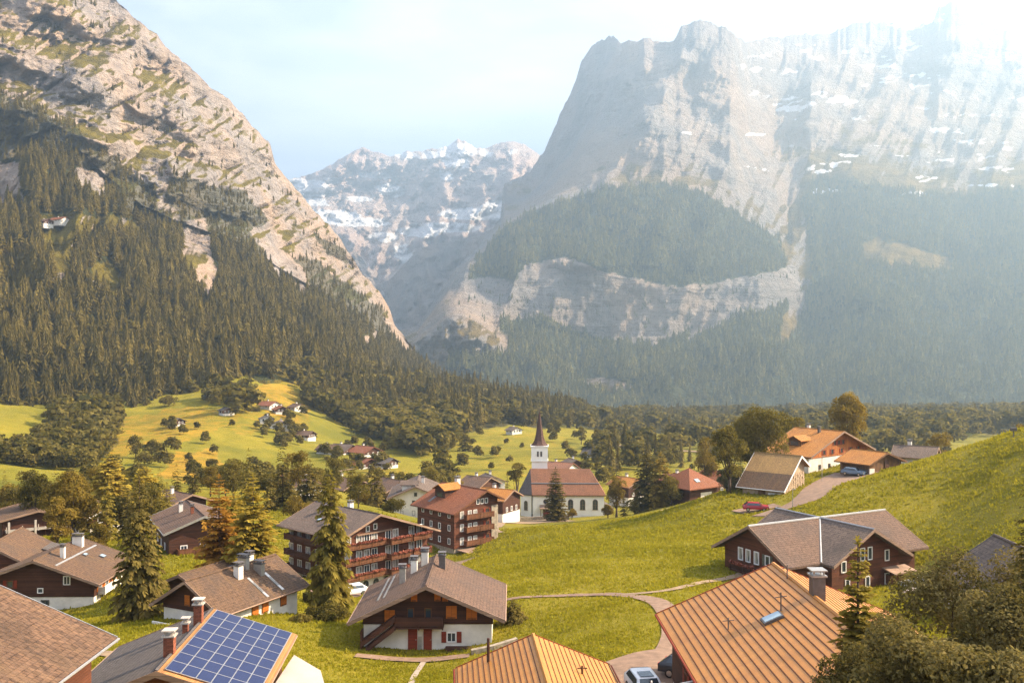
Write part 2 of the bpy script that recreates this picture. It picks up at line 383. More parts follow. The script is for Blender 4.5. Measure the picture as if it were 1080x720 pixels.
M['asphalt'] = mat_plain('worn_asphalt', (0.22, 0.14, 0.095), 0.9, 0.35, 1.3)
M['gravel'] = mat_plain('pale_gravel', (0.26, 0.18, 0.11), 0.95, 0.35, 1.3)
M['paving'] = mat_plain('pale_paving', (0.33, 0.26, 0.2), 0.9, 0.3, 1.5)

# ------------------------------------------------------------------ ground surface (thin-plate spline through surveyed spots)
CP = []   # (px, d, z)
def cp(*rows):
    for px, d, z in rows: CP.append((px, d, z))
def cpy(*rows):                       # spot given by its height on the picture line: (px, py, d)
    for px, py, d in rows: CP.append((px, d, (360 - py) * d / 1000.0))
cp((-1500, 8, -10), (540, 8, -10), (2600, 8, -9), (-700, 20, -15), (540, 20, -15), (1800, 20, -12), (0, 30, -18), (540, 30, -18.5), (1080, 30, -15.5), (900, 38, -19))
cp((0, 55, -22.3), (540, 55, -23), (730, 55, -23.4), (900, 55, -21.8), (1080, 55, -18.5), (640, 60, -23.4), (720, 75, -24.2), (-400, 55, -20), (1500, 55, -13))
cpy((680, 712, 67), (110, 690, 80), (300, 700, 80), (430, 705, 84), (450, 690, 90), (540, 678, 90), (600, 628, 105), (690, 640, 88), (700, 655, 82), (690, 705, 68), (545, 632, 105), (610, 680, 78))
cpy((640, 600, 118), (600, 575, 150), (600, 556, 192), (640, 552, 190), (690, 548, 183), (760, 518, 184), (740, 535, 172), (700, 560, 160), (560, 600, 128), (500, 598, 140), (540, 570, 182), (720, 600, 115), (760, 570, 140), (760, 600, 112))
cpy((800, 622, 104), (880, 622, 106), (955, 610, 112), (985, 604, 108), (960, 625, 100), (1080, 455, 150), (1040, 467, 158), (1000, 479, 165), (960, 489, 175), (930, 499, 181), (1000, 560, 122), (1000, 520, 140), (1080, 520, 118), (1080, 580, 92), (900, 530, 150), (860, 540, 148), (1200, 420, 140), (1200, 480, 110), (1400, 400, 120))
cp((1080, 230, -38), (1000, 240, -40), (940, 250, -42), (880, 290, -48), (1250, 230, -34))
cpy((800, 530, 172), (797, 541, 165), (845, 530, 160), (870, 510, 180), (900, 502, 187), (855, 499, 200), (915, 504, 185), (785, 513, 192), (893, 480, 225))
cp((780, 235, -40), (720, 235, -42.5), (733, 262, -43.5), (690, 265, -47), (800, 300, -49), (900, 300, -49))
cpy((590, 545, 300), (640, 544, 300), (545, 546, 296), (560, 555, 235), (484, 589, 188), (520, 562, 205), (400, 621, 158), (300, 602, 170), (375, 626, 140), (395, 645, 108), (353, 664, 110), (175, 656, 100), (327, 648, 106), (147, 651, 108), (75, 645, 125))
cpy((20, 622, 135), (25, 566, 185), (200, 578, 158), (75, 566, 175), (115, 560, 205), (265, 600, 132), (327, 532, 215), (400, 538, 215), (433, 546, 238), (-200, 600, 140), (-300, 540, 200))
cpy((200, 522, 260), (330, 518, 300), (250, 506, 380), (400, 508, 400), (500, 506, 385), (300, 493, 470), (300, 460, 560), (300, 430, 650), (285, 405, 730), (200, 480, 470), (200, 450, 560), (180, 428, 650), (60, 475, 480), (0, 462, 480), (20, 440, 560), (0, 422, 630), (100, 445, 600), (-200, 430, 500), (-350, 420, 600))
cpy((380, 482, 520), (400, 470, 600), (350, 440, 720), (345, 400, 850), (440, 440, 800), (480, 420, 1000), (540, 490, 480), (520, 465, 620), (460, 435, 800), (600, 465, 650), (580, 455, 750), (640, 482, 520))
cpy((700, 471, 700), (800, 471, 600), (700, 455, 950), (850, 450, 900), (1000, 455, 800), (1000, 441, 1200), (700, 440, 1300), (850, 437, 1400), (600, 430, 1400), (540, 420, 1400), (450, 402, 1400), (1080, 435, 1400), (1400, 445, 700), (1400, 430, 1400), (1800, 400, 600), (-700, 330, 600))
cp((540, 9000, -700), (-1500, 9000, -600), (2600, 9000, -700), (540, 3000, -232), (1500, 3000, -232), (540, 2100, -162), (900, 2100, -160), (1400, 2100, -155), (-500, 3000, -200), (-1500, 100, -20), (2600, 100, 0), (-1500, 800, 60), (2600, 900, -20))
CP = np.array(CP, float)
def _uv(px, d): return np.stack([(np.asarray(px, float) - 540) / 300.0, np.log(np.asarray(d, float)) * 2.2], -1)
_cu = _uv(CP[:, 0], CP[:, 1])
def _phi(r2): return np.where(r2 > 1e-12, 0.5 * r2 * np.log(r2 + 1e-12), 0)
def _solve():
    n = len(CP); A = np.zeros((n + 3, n + 3))
    d2 = ((_cu[:, None] - _cu[None]) ** 2).sum(-1); A[:n, :n] = _phi(d2) + np.eye(n) * 0.012
    Pm = np.c_[np.ones(n), _cu]; A[:n, n:] = Pm; A[n:, :n] = Pm.T
    b = np.zeros(n + 3); b[:n] = CP[:, 2] / CP[:, 1] * 100          # spline the slope angle, not z
    return np.linalg.solve(A, b)
_w = _solve()
def gz_px(px, d):
    px, d = np.broadcast_arrays(np.asarray(px, float), np.asarray(d, float))
    sh = px.shape; q = _uv(px.ravel(), d.ravel()); out = np.empty(len(q))
    for i in range(0, len(q), 20000):
        s = q[i:i + 20000]; d2 = ((s[:, None] - _cu[None]) ** 2).sum(-1)
        out[i:i + 20000] = _phi(d2) @ _w[:-3] + _w[-3] + s @ _w[-2:]
    z = out.reshape(sh) * d / 100
    x = (px - 540) * d / 1000
    return z + 0.35 * perlin(x / 14, d / 14) * np.clip(d / 150, .25, 4) + 0.1 * perlin(x / 3.1, d / 3.1) + 7.0 * perlin(x / 75, d / 95, 3.0) * np.clip((d - 400) / 200, 0, 1) * np.clip((1500 - d) / 300, 0, 1)
def gz(x, y):
    return gz_px(np.asarray(x, float) / np.asarray(y, float) * 1000 + 540, y)
def G(px, d, dz=0.0):
    return (float((px - 540) * d / 1000), float(d), float(gz_px(px, d)) + dz)
def depth_at(px, py, lo=60, hi=1500):
    """first depth at which the ground rises to the sight line"""
    ds = np.exp(np.linspace(math.log(lo), math.log(hi), 900)); z = gz_px(np.full_like(ds, px), ds)
    yy = 360 - z / ds * 1000
    k = np.where(yy <= py)[0]
    return float(ds[k[0]]) if len(k) else hi

def build_ground():
    pxs = np.concatenate([np.linspace(-1900, -160, 90), np.linspace(-150, 1230, 420), np.linspace(1240, 3000, 90)])
    ds = np.exp(np.concatenate([np.linspace(math.log(2.5), math.log(48), 24)[:-1], np.linspace(math.log(48), math.log(330), 190)[:-1], np.linspace(math.log(330), math.log(1600), 130)[:-1], np.linspace(math.log(1600), math.log(9500), 40)]))
    PX, D = np.meshgrid(pxs, ds); Z = gz_px(PX, D); X = (PX - 540) * D / 1000
    V = np.stack([X, D, Z], -1).reshape(-1, 3); nc = len(pxs); nr = len(ds)
    i, j = np.meshgrid(np.arange(nr - 1), np.arange(nc - 1), indexing='ij'); a = (i * nc + j).ravel()
    F = np.stack([a, a + 1, a + nc + 1, a + nc], -1)
    PY = 360 - Z / D * 1000
    nz = 14 * fbm(PX / 45, PY / 22, 2.0, 3)
    qx, qy = PX + nz, PY + nz * .5
    wood = np.zeros(PX.shape)
    far = D > 420
    for poly in WOODS: wood = np.maximum(wood, inpoly(qx, qy, poly) & far)
    dry = np.zeros(PX.shape)
    for poly, v in [(a_, b_ * .72) for a_, b_ in DRY]: dry = np.where(inpoly(qx, qy, poly) & (D > 330), v, dry)
    mown = np.where(inpoly(PX, PY, [(955, 602), (985, 590), (1030, 592), (1040, 608), (1000, 618), (955, 622)]) & (D < 140), 0.9, 0)
    me = mesh_np('meadow', V, F, M['ground'], True, {'wood': wood.ravel(), 'dry': dry.ravel(), 'mown': mown.ravel()})
    tag(obj('meadow', me), kind='structure')

WOODS = [
    [(330, 385), (400, 398), (470, 408), (560, 405), (615, 428), (625, 446), (585, 452), (540, 447), (500, 452), (478, 470), (455, 478), (420, 470), (385, 455), (350, 440), (322, 425)],
    [(600, 428), (1090, 432), (1090, 452), (1000, 458), (900, 452), (850, 462), (760, 462), (700, 456), (640, 458), (610, 448)],
    [(-100, 480), (40, 478), (60, 440), (125, 440), (120, 470), (95, 500), (90, 530), (-100, 530)],
]
DRY = [([(110, 445), (180, 428), (240, 432), (225, 455), (160, 470), (115, 490)], .75), ([(160, 500), (185, 475), (225, 470), (238, 490), (200, 512)], 1.0),
       ([(215, 445), (300, 400), (340, 400), (325, 450), (250, 458)], .6), ([(265, 410), (300, 402), (330, 432), (320, 455), (280, 440)], .9), ([(340, 380), (470, 400), (470, 440), (350, 440)], .9),
       ([(500, 455), (530, 450), (545, 500), (470, 510)], .55), ([(480, 450), (640, 450), (640, 500), (480, 500)], .45), ([(640, 465), (900, 465), (900, 490), (640, 500)], .45), ([(370, 480), (440, 500), (420, 520), (340, 515)], .6)]

# ------------------------------------------------------------------ mountains (lofted between contour lines of known distance)
def crv(pts, px):
    a = np.array(pts, float); return np.interp(px, a[:, 0], a[:, 1])
def loft(px, rows, counts, jag=None):
    """rows: list of (y_of_px, depth_of_px); returns grids PX,PY,D,T"""
    Ys = [crv(r[0], px) for r in rows]; Ds = [crv(r[1], px) for r in rows]
    PY, D, T = [], [], []
    for k in range(len(rows) - 1):
        for i in range(counts[k] + (k == len(rows) - 2)):
            t = i / counts[k]
            PY.append(Ys[k] * (1 - t) + Ys[k + 1] * t); D.append(np.exp(np.log(Ds[k]) * (1 - t) + np.log(Ds[k + 1]) * t)); T.append(np.full(len(px), k + t))
    PX = np.repeat(px[None], len(PY), 0)
    return PX, np.array(PY), np.array(D), np.array(T)
def mount(name, PX, PY, D, mat, snow, forest, grass):
    V = np.stack([(PX - 540) * D / 1000, D, (360 - PY) * D / 1000], -1).reshape(-1, 3); nr, nc = PX.shape
    i, j = np.meshgrid(np.arange(nr - 1), np.arange(nc - 1), indexing='ij'); a = (i * nc + j).ravel()
    F = np.stack([a, a + 1, a + nc + 1, a + nc], -1)
    o = obj(name, mesh_np(name, V, F, mat, True, {'snow': snow.ravel(), 'forest': forest.ravel(), 'grass': grass.ravel()}))
    return tag(o, kind='structure')

# left cliff mountain
LSKY = [(-400, -460), (0, -98), (60, -45), (100, -14), (120, -1), (135, 12), (150, 26), (165, 36), (175, 50), (200, 70), (225, 95), (240, 103), (262, 128), (275, 142), (285, 152), (290, 172), (300, 185), (318, 205), (330, 221), (355, 246), (380, 285), (400, 308), (410, 322), (416, 342), (440, 372), (475, 402)]
LMID = [(-400, 260), (0, 175), (40, 165), (80, 175), (110, 205), (150, 238), (180, 250), (220, 262), (260, 275), (300, 297), (340, 318), (380, 343), (410, 360), (440, 384), (475, 408)]
LFOOT = [(-400, 470), (0, 425), (60, 440), (120, 440), (180, 430), (220, 415), (280, 402), (340, 396), (380, 410), (420, 422), (475, 436)]
pxl = np.concatenate([np.linspace(-400, -20, 70), np.linspace(-18, 475, 400)])
rowsL = [([(a, b + 30) for a, b in LFOOT], [(-400, 530), (0, 590), (100, 600), (200, 630), (280, 690), (340, 800), (400, 1000), (475, 1350)]),
         (LFOOT, [(-400, 560), (0, 640), (100, 660), (200, 690), (280, 750), (340, 860), (400, 1050), (475, 1400)]),
         (LMID, [(-400, 850), (0, 1010), (100, 1020), (200, 1080), (300, 1230), (380, 1420), (440, 1580), (475, 1650)]),
         (LSKY, [(-400, 1150), (0, 1300), (120, 1340), (200, 1400), (300, 1560), (380, 1640), (440, 1680), (475, 1700)]),
         ([(a, b + 240) for a, b in LSKY], [(-400, 2200), (0, 2300), (300, 2500), (475, 2700)])]
LPX, LPY, LD, LT = loft(pxl, rowsL, [4, 110, 210, 24])
tc = np.clip(LT - 2, 0, 1); inc = ((LT > 2) & (LT < 3)).astype(float)
ph = (LPY - 0.36 * LPX) + 16 * fbm(LPX / 90, LPY / 60, 1.0, 4) + 5 * fbm(LPX / 20, LPY / 14, 4.0, 3)
band = np.clip(.8 + 1.2 * fbm(LPX / 55, LPY / 40, 8., 3), .15, 1.7)
stair = 21 * np.sin(ph * 2 * np.pi / 66) + 6.5 * np.sin(ph * 2 * np.pi / 24 + 1) * band + 1.6 * np.sin(ph * 2 * np.pi / 9.5) * band
env = np.clip(tc * 6, 0, 1) * np.clip((1 - tc) * 5, 0, 1) * inc
LD = LD + env * stair * band
midm = np.clip((LT - 1) * 4, 0, 1) * np.clip((3.02 - LT) * 6, 0.05, 1)
LD = LD + midm * (48 * fbm(LPX / 80, LPY / 60, 3.0, 3) + 46 * (ridged(LPX / 38 + LPY / 70, LPY / 110, 2.0, 4) - .35) * (LT < 2.1) * np.clip(LT - .6, .3, 1.3) + 16 * (ridged(LPX / 40 + LPY / 160, LPY / 120, 5.0, 3) - .3) * inc + 4.5 * fbm(LPX / 8 + LPY / 20, LPY / 5, 2.0, 4) * inc - 22 * np.clip(ridged(LPX / 40 + LPY / 30, LPY / 46, 9.0, 3) - .62, 0, 1) * -3 * inc)
LPY = LPY + np.clip((LT - 2.7) * 4, 0, 1) * 3.2 * fbm(LPX / 9, 0 * LPX, 9.0, 4)
lsn = np.zeros_like(LPX)
CLEAR_L = [[(40, 226), (75, 223), (105, 229), (150, 230), (156, 246), (150, 262), (118, 258), (92, 262), (80, 262), (70, 284), (58, 292), (44, 270), (38, 240)], [(96, 278), (112, 275), (132, 300), (124, 322), (96, 318)], [(58, 262), (72, 258), (74, 300), (66, 318), (56, 300)],
           [(190, 238), (218, 233), (224, 262), (232, 300), (236, 318), (206, 318), (196, 270)], [(276, 258), (303, 262), (322, 292), (318, 318), (286, 300)], [(378, 352), (400, 350), (407, 372), (383, 376)], [(-6, 172), (22, 170), (24, 214), (-6, 216)], [(80, 184), (112, 178), (112, 212), (84, 212)],
           [(150, 448), (190, 428), (225, 412), (260, 402), (330, 394), (345, 420), (200, 470)], [(290, 390), (470, 405), (470, 425), (350, 420), (300, 410)], [(150, 262), (166, 268), (176, 292), (160, 288)]]
lfor = np.where(LT < 2.02, 1.0, 0.0)
SCRUB_L = [[(-400, 120), (0, 98), (30, 110), (70, 130), (110, 160), (150, 190), (175, 225), (200, 255), (140, 250), (100, 215), (60, 190), (-400, 300)],
           [(175, 188), (200, 188), (225, 195), (260, 205), (280, 232), (262, 245), (300, 300), (230, 275), (195, 240), (180, 215)], [(330, 240), (360, 262), (372, 280), (345, 270)], [(300, 265), (340, 280), (400, 325), (412, 350), (400, 352), (350, 322), (310, 300)]]
lx = LPX + 9 * fbm(LPX / 18, LPY / 18, 1.5, 3); ly = LPY + 9 * fbm(LPX / 18, LPY / 18, 6.5, 3)
for p in SCRUB_L: lfor = np.maximum(lfor, 0.7 * inpoly(lx, ly, p))
for p in CLEAR_L: lfor = np.where(inpoly(lx, ly, p), 0, lfor)
lgr = np.where(LT < 2.0, 0.8, .02)
for p in CLEAR_L[3:5] + CLEAR_L[5:8]: lgr = np.where(inpoly(lx, ly, p), -0.15, lgr)
mount('cliff_mountain', LPX, LPY, LD, M['rock_near'], lsn, lfor, lgr)

# right massif
RSKY = [(395, 360), (440, 345), (470, 300), (482, 282), (505, 262), (522, 240), (528, 232), (531, 196), (545, 190), (560, 183), (566, 172), (575, 160), (583, 140), (590, 122), (600, 104), (606, 90), (612, 70), (622, 50), (636, 43), (646, 40), (655, 46), (668, 44), (686, 41), (696, 46), (712, 44), (718, 30), (727, 27), (740, 21), (752, 27), (765, 31), (785, 46), (797, 44), (820, 41), (850, 38), (870, 38), (885, 33), (905, 25), (925, 25), (945, 27), (965, 30), (983, 26), (990, 9), (1004, 3), (1018, 8), (1032, 20), (1055, 33), (1080, 40), (1150, 60), (1300, 40), (1600, 120)]
pxr = np.concatenate([np.linspace(395, 1100, 500), np.linspace(1103, 1600, 90)])
def mid(a, b, t, px): return [(p, crv(a, p) * (1 - t) + crv(b, p) * t) for p in px]
RF = [(395, 412), (440, 405), (500, 425), (560, 432), (600, 437), (700, 440), (840, 438), (900, 436), (1080, 435), (1600, 440)]
R1 = [(395, 385), (440, 380), (470, 378), (520, 372), (540, 350), (560, 345), (600, 352), (640, 362), (700, 360), (740, 348), (780, 330), (815, 318), (832, 322), (850, 340), (900, 330), (1080, 330), (1600, 330)]
R2 = [(395, 372), (440, 360), (470, 338), (490, 333), (520, 345), (535, 320), (545, 290), (560, 283), (600, 275), (640, 290), (700, 303), (740, 305), (780, 300), (815, 290), (832, 292), (850, 312), (900, 300), (1080, 300), (1600, 300)]
R3 = [(395, 366), (440, 350), (470, 310), (490, 282), (515, 258), (530, 240), (560, 222), (600, 208), (640, 195), (700, 192), (740, 202), (780, 225), (815, 248), (832, 245), (842, 225), (855, 185), (900, 190), (1000, 205), (1080, 195), (1600, 190)]
rowsR = [([(a, b + 25) for a, b in RF], [(395, 1450), (1600, 1400)]),
         (RF, [(395, 1560), (500, 1500), (600, 1480), (840, 1520), (1080, 1500), (1600, 1500)]),
         (R1, [(395, 1750), (440, 1700), (520, 1760), (545, 1900), (600, 1950), (700, 1930), (800, 1980), (830, 2060), (850, 2120), (900, 2060), (1080, 2020), (1600, 2000)]),
         (R2, [(395, 1800), (440, 1730), (520, 1790), (545, 1960), (600, 2000), (700, 1980), (800, 2030), (830, 2140), (850, 2200), (900, 2130), (1080, 2100), (1600, 2080)]),
         (R3, [(395, 2000), (440, 1950), (490, 2150), (530, 2350), (600, 2330), (700, 2330), (780, 2330), (815, 2370), (835, 2500), (855, 2750), (900, 2650), (1080, 2500), (1600, 2400)]),
         (mid(R3, RSKY, .5, pxr), [(395, 2200), (470, 2300), (520, 2600), (545, 3100), (570, 3200), (600, 3120), (640, 2850), (680, 2560), (700, 2540), (730, 2680), (770, 2640), (790, 2900), (820, 3050), (900, 3150), (1000, 3150), (1080, 3050), (1600, 2900)]),
         (RSKY, [(395, 2300), (470, 2450), (520, 2700), (535, 3350), (570, 3300), (600, 3150), (640, 2920), (680, 2800), (720, 2800), (775, 2820), (792, 3300), (850, 3550), (900, 3600), (1080, 3500), (1600, 3300)]),
         ([(a, b + 160) for a, b in RSKY], [(395, 3600), (560, 4300), (1600, 4600)])]
RPX, RPY, RD, RT = loft(pxr, rowsR, [4, 60, 46, 60, 80, 90, 16])
up = np.clip((RT - 3.9) * 2, 0, 1) * np.clip((6.02 - RT) * 2.5, 0.04, 1)
low = np.clip((RT - 1) * 2, 0, 1) * np.clip((4.4 - RT) * 2, 0, 1)
big = np.clip((RPX - 520) / 60, .15, 1)
rdir = RPX / 46 + RPY / 95
RD = RD + up * big * (150 * (ridged(rdir * .8, RPY / 300, 1.0, 4) - .35) * -1 + 60 * fbm(RPX / 70, RPY / 60, 4.0, 3) + 7 * np.sin((RPY - .25 * RPX) / 5.5 + 3 * fbm(RPX / 60, RPY / 30, 3., 3)) + 7 * fbm(RPX / 6, RPY / 12, 2.0, 4))
RD0 = RD.copy()
RD = RD + low * (105 * fbm(RPX / 75, RPY / 70, 6.0, 4) + 105 * -(ridged(RPX / 52 + RPY / 150, RPY / 260, 8.0, 4) - .3) + 10 * fbm(RPX / 9, RPY / 9, 1.0, 3))
cband = np.clip((RPY - 280) / 8, 0, 1) * np.clip((362 - RPY) / 8, 0, 1) * np.clip((RPX - 470) / 20, 0, 1) * np.clip((845 - RPX) / 10, 0, 1)
knoll = np.exp(-(((RPX - 492) / 42) ** 2)) * np.clip((RT - 1.2) * 1.5, 0, 1) * np.clip((3.4 - RT) * 1.2, 0, 1)
RD = RD * (1 - .6 * cband) + (RD0 + 9 * fbm(RPX / 10, RPY / 26, 5.5, 5) - 10 * (ridged(RPX / 26, RPY / 120, 2.2, 4) - .3)) * .6 * cband
RD = RD - knoll * 130 * (1 + .6 * fbm(RPX / 16, RPY / 16, 3.3, 3))
RD = RD + up * (1 - .6 * big) * (34 * -(ridged(RPX / 15 + RPY / 120, RPY / 150, 3.0, 5) - .3) + 16 * np.sin((RPY + .5 * RPX) / 7.5 + 4 * fbm(RPX / 30, RPY / 20, 3., 3)) + 14 * fbm(RPX / 7, RPY / 6, 6.0, 4))
RD = RD * 1.55
RPY = RPY + np.clip((RT - 5.45) * 3, 0, 1) * (6.5 * (.45 - ridged(RPX / 17, 0 * RPX, 3.0, 5)) + 2.5 * fbm(RPX / 4, 0 * RPX, 8.0, 3))
CLIFF_R = [[(468, 332), (480, 298), (508, 292), (540, 297), (556, 278), (600, 271), (640, 287), (668, 293), (700, 304), (740, 300), (790, 292), (842, 281), (846, 312), (800, 327), (772, 334), (744, 352), (704, 358), (690, 364), (640, 361), (606, 347), (575, 334), (545, 336), (520, 342), (500, 342)],
           [(446, 345), (462, 335), (490, 331), (520, 340), (538, 356), (534, 372), (500, 374), (478, 372), (452, 370)],
           [(822, 195), (842, 205), (850, 240), (856, 290), (848, 330), (838, 350), (826, 362), (822, 345), (832, 318), (828, 270), (818, 240)],
           [(608, 402), (640, 398), (668, 408), (640, 414)], [(440, 345), (480, 285), (505, 268), (490, 300), (470, 335)]]
MEAD_R = [[(908, 256), (925, 250), (952, 258), (1000, 272), (1004, 286), (950, 282), (912, 276)], [(828, 340), (840, 328), (838, 345), (828, 352)]]
rx = RPX + 6 * fbm(RPX / 14, RPY / 10, 1.5, 3); ry = RPY + 6 * fbm(RPX / 14, RPY / 10, 6.5, 3)
tree_top = R3
rfor = np.where((ry > crv(tree_top, rx) + 2) & (RPX > 470), 1.0, 0.0)
for p in CLIFF_R + MEAD_R: rfor = np.where(inpoly(rx, ry, p), 0, rfor)
rfor = np.where((RPX < 475) & (RT > 2.0), 0, rfor)
rsn = np.zeros_like(RPX) - .3
def blobs(px, py, lst, amp=.75):
    s = np.zeros_like(px) - .35
    for x, y, w, h, v in lst: s = np.maximum(s, v * np.exp(-(((px - x - (py - y) * .8) / w) ** 2 + ((py - y) / h) ** 2)) - .35 * (1 - np.exp(-(((px - x) / w) ** 2 + ((py - y) / h) ** 2))))
    return np.where(s > -.3, s - .1 + amp * fbm(px / 9 + py / 14, py / 3.2, 4.4, 4), s)
rsn = blobs(RPX, RPY, [(835, 76, 22, 4, 1.0), (848, 55, 12, 3, .9), (890, 106, 20, 7, 1.1), (855, 108, 14, 3, .8), (862, 62, 10, 3, .9), (1000, 138, 26, 4, 1.0), (1020, 150, 20, 4, .9), (1050, 178, 26, 5, 1.0), (975, 114, 14, 3, .9), (1085, 105, 24, 4, .9), (945, 165, 18, 3, .8), (905, 48, 14, 3, .7), (960, 28, 24, 6, .8), (985, 20, 16, 8, .9), (930, 70, 26, 3, .6), (800, 142, 18, 3, .9), (725, 140, 14, 3, .8), (968, 204, 14, 3, .9), (1030, 195, 30, 3, .7), (920, 90, 30, 3, .55), (1060, 65, 30, 3, .6), (780, 70, 10, 3, .5)], 1.3)
for _x in range(44):
    _a, _b = RNG.uniform(790, 1090), RNG.uniform(40, 205); rsn = np.maximum(rsn, blobs(RPX, RPY, [(_a, _b, RNG.uniform(8, 30), RNG.uniform(2.5, 7), RNG.uniform(.35, .75))], 1.5))
rgr = -0.22 + .34 * np.clip((RPY - crv(R3, RPX) + 34) / 16, 0, 1) * np.clip((RPX - 620) / 60, 0, 1); rgr = rgr + .2 * np.exp(-(((RPX - 900) / 70) ** 2 + ((RPY - 160) / 26) ** 2))
for p in MEAD_R: rgr = np.where(inpoly(rx, ry, p), 1.2, rgr)
rgr = np.where(inpoly(rx, ry, CLIFF_R[0]), -0.8, rgr); rgr = np.where(knoll > .5, .12, rgr)
mount('mountain_massif', RPX, RPY, RD, M['rock_far'], rsn, rfor, rgr)

# shaded gorge flank and the snowy head of the valley
pxg = np.linspace(372, 590, 130)
GT = [(372, 262), (385, 275), (396, 300), (404, 298), (412, 294), (425, 280), (440, 264), (455, 258), (470, 256), (500, 249), (522, 240), (540, 226), (590, 205)]
GPX, GPY, GD, GTt = loft(pxg, [([(372, 400), (590, 400)], [(372, 3000), (440, 2700), (590, 2150)]), (GT, [(372, 4000), (404, 3800), (440, 3600), (500, 3300), (590, 3100)]), ([(a, b + 40) for a, b in GT], [(372, 4400), (590, 3900)])], [110, 10])
GD = GD * (1 + np.clip(GTt * 4, 0, 1) * np.clip((1.02 - GTt) * 6, .05, 1) * (.05 * (ridged(GPX / 26 - GPY / 60, GPY / 140, 2.0, 4) - .3) + .03 * fbm(GPX / 12, GPY / 12, 2.0, 4)))
GD = GD * 1.5
mount('gorge_slope', GPX, GPY, GD, M['rock_far'], np.zeros_like(GPX) - .5, np.zeros_like(GPX), np.zeros_like(GPX) - .4)

FSKY = [(230, 260), (280, 215), (300, 190), (315, 187), (330, 183), (345, 176), (360, 167), (372, 160), (384, 155), (392, 160), (400, 161), (412, 165), (430, 160), (445, 160), (455, 156), (462, 157), (475, 153), (483, 147), (490, 149), (500, 155), (512, 157), (525, 151), (540, 149), (552, 152), (562, 158), (575, 168), (620, 190), (700, 200)]
pxf = np.linspace(230, 700, 330)
FG = [(230, 262), (330, 240), (400, 262), (440, 250), (480, 238), (540, 222), (700, 215)]
FPX, FPY, FD, FT = loft(pxf, [([(230, 380), (700, 360)], [(230, 4900), (700, 5000)]), (FG, [(230, 5800), (400, 5700), (700, 5800)]), (mid(FG, FSKY, .55, pxf), [(230, 6400), (420, 6700), (500, 6350), (560, 6050), (700, 6300)]), (FSKY, [(230, 6700), (700, 7000)]), ([(a, b + 60) for a, b in FSKY], [(230, 8200), (700, 8300)])], [70, 60, 70, 10])
fe = np.clip(FT * 2, 0, 1) * np.clip((3.02 - FT) * 4, .05, 1)
FD = FD * (1 + fe * (.055 * -(ridged(FPX / 40 + FPY / 90, FPY / 120, 1.0, 5) - .35) + .03 * fbm(FPX / 14, FPY / 12, 3.0, 4)))
FPY = FPY + np.clip((FT - 2.6) * 3, 0, 1) * 2.2 * fbm(FPX / 6, 0 * FPX, 7.0, 4)
fsn = blobs(FPX, FPY, [(322, 197, 28, 10, 1.2), (345, 228, 32, 6, 1.2), (375, 234, 30, 5, 1.0), (395, 185, 20, 4, 1.0), (412, 200, 14, 7, 1.2), (378, 210, 16, 4, .8), (430, 165, 16, 5, 1.0), (455, 165, 12, 8, .9), (478, 166, 18, 16, 1.2), (490, 158, 16, 9, 1.2), (470, 185, 10, 8, .9), (512, 162, 10, 6, .9), (505, 226, 34, 6, 1.1), (470, 240, 30, 5, 1.0), (528, 218, 18, 6, 1.0), (425, 268, 16, 18, .75), (405, 250, 20, 6, .8), (440, 245, 22, 6, .9), (540, 160, 14, 6, .5), (350, 190, 12, 5, .7), (330, 213, 16, 5, .8)], .42)
FD = FD * 1.08
fsn = fsn + .22 + .34 * np.clip((FPY - 190) / 30, 0, 1) * np.clip((262 - FPY) / 20, 0, 1) + .12 * fbm(FPX / 30, FPY / 12, 2.2, 3)
mount('snowy_mountain', FPX, FPY, FD, M['rock_snow'], fsn, np.zeros_like(FPX), np.zeros_like(FPX) - 1)
build_ground()
print('terrain', round(time.time() - T0, 1))

# ------------------------------------------------------------------ tree shapes
def star_conifer(layers, n, seed, slim=1.0, ragged=0.35):
    """unit-height conifer of ragged drooping skirts"""
    r = np.random.default_rng(seed); V, F, T = [], [], []
    for k in range(layers):
        t = k / layers
        z1 = 0.04 + 0.96 * ((k + 1.9) / (layers + .9)); z0 = 0.05 + 0.93 * t
        rad = 0.185 * slim * (1 - t) ** 0.85 * (0.85 + .3 * r.random()) + .008
        if t < .12: rad *= .8
        b = len(V); V.append((0, 0, min(1.0, z1))); tv = r.random(); T.append(tv)
        off = r.random() * 6.28
        for i in range(2 * n):
            a = off + math.pi * i / n; q = rad * ((1 + ragged * r.normal() * .5) if i % 2 == 0 else (0.52 + .1 * r.normal()))
            V.append((q * math.cos(a), q * math.sin(a), z0 - (0.03 if i % 2 == 0 else -0.012) + .012 * r.normal())); T.append(np.clip(tv * .4 + .6 * r.random(), 0, 1))
        for i in range(2 * n): F.append((b, b + 1 + i, b + 1 + (i + 1) % (2 * n)))
    return np.array(V), np.array(F), np.array(T)
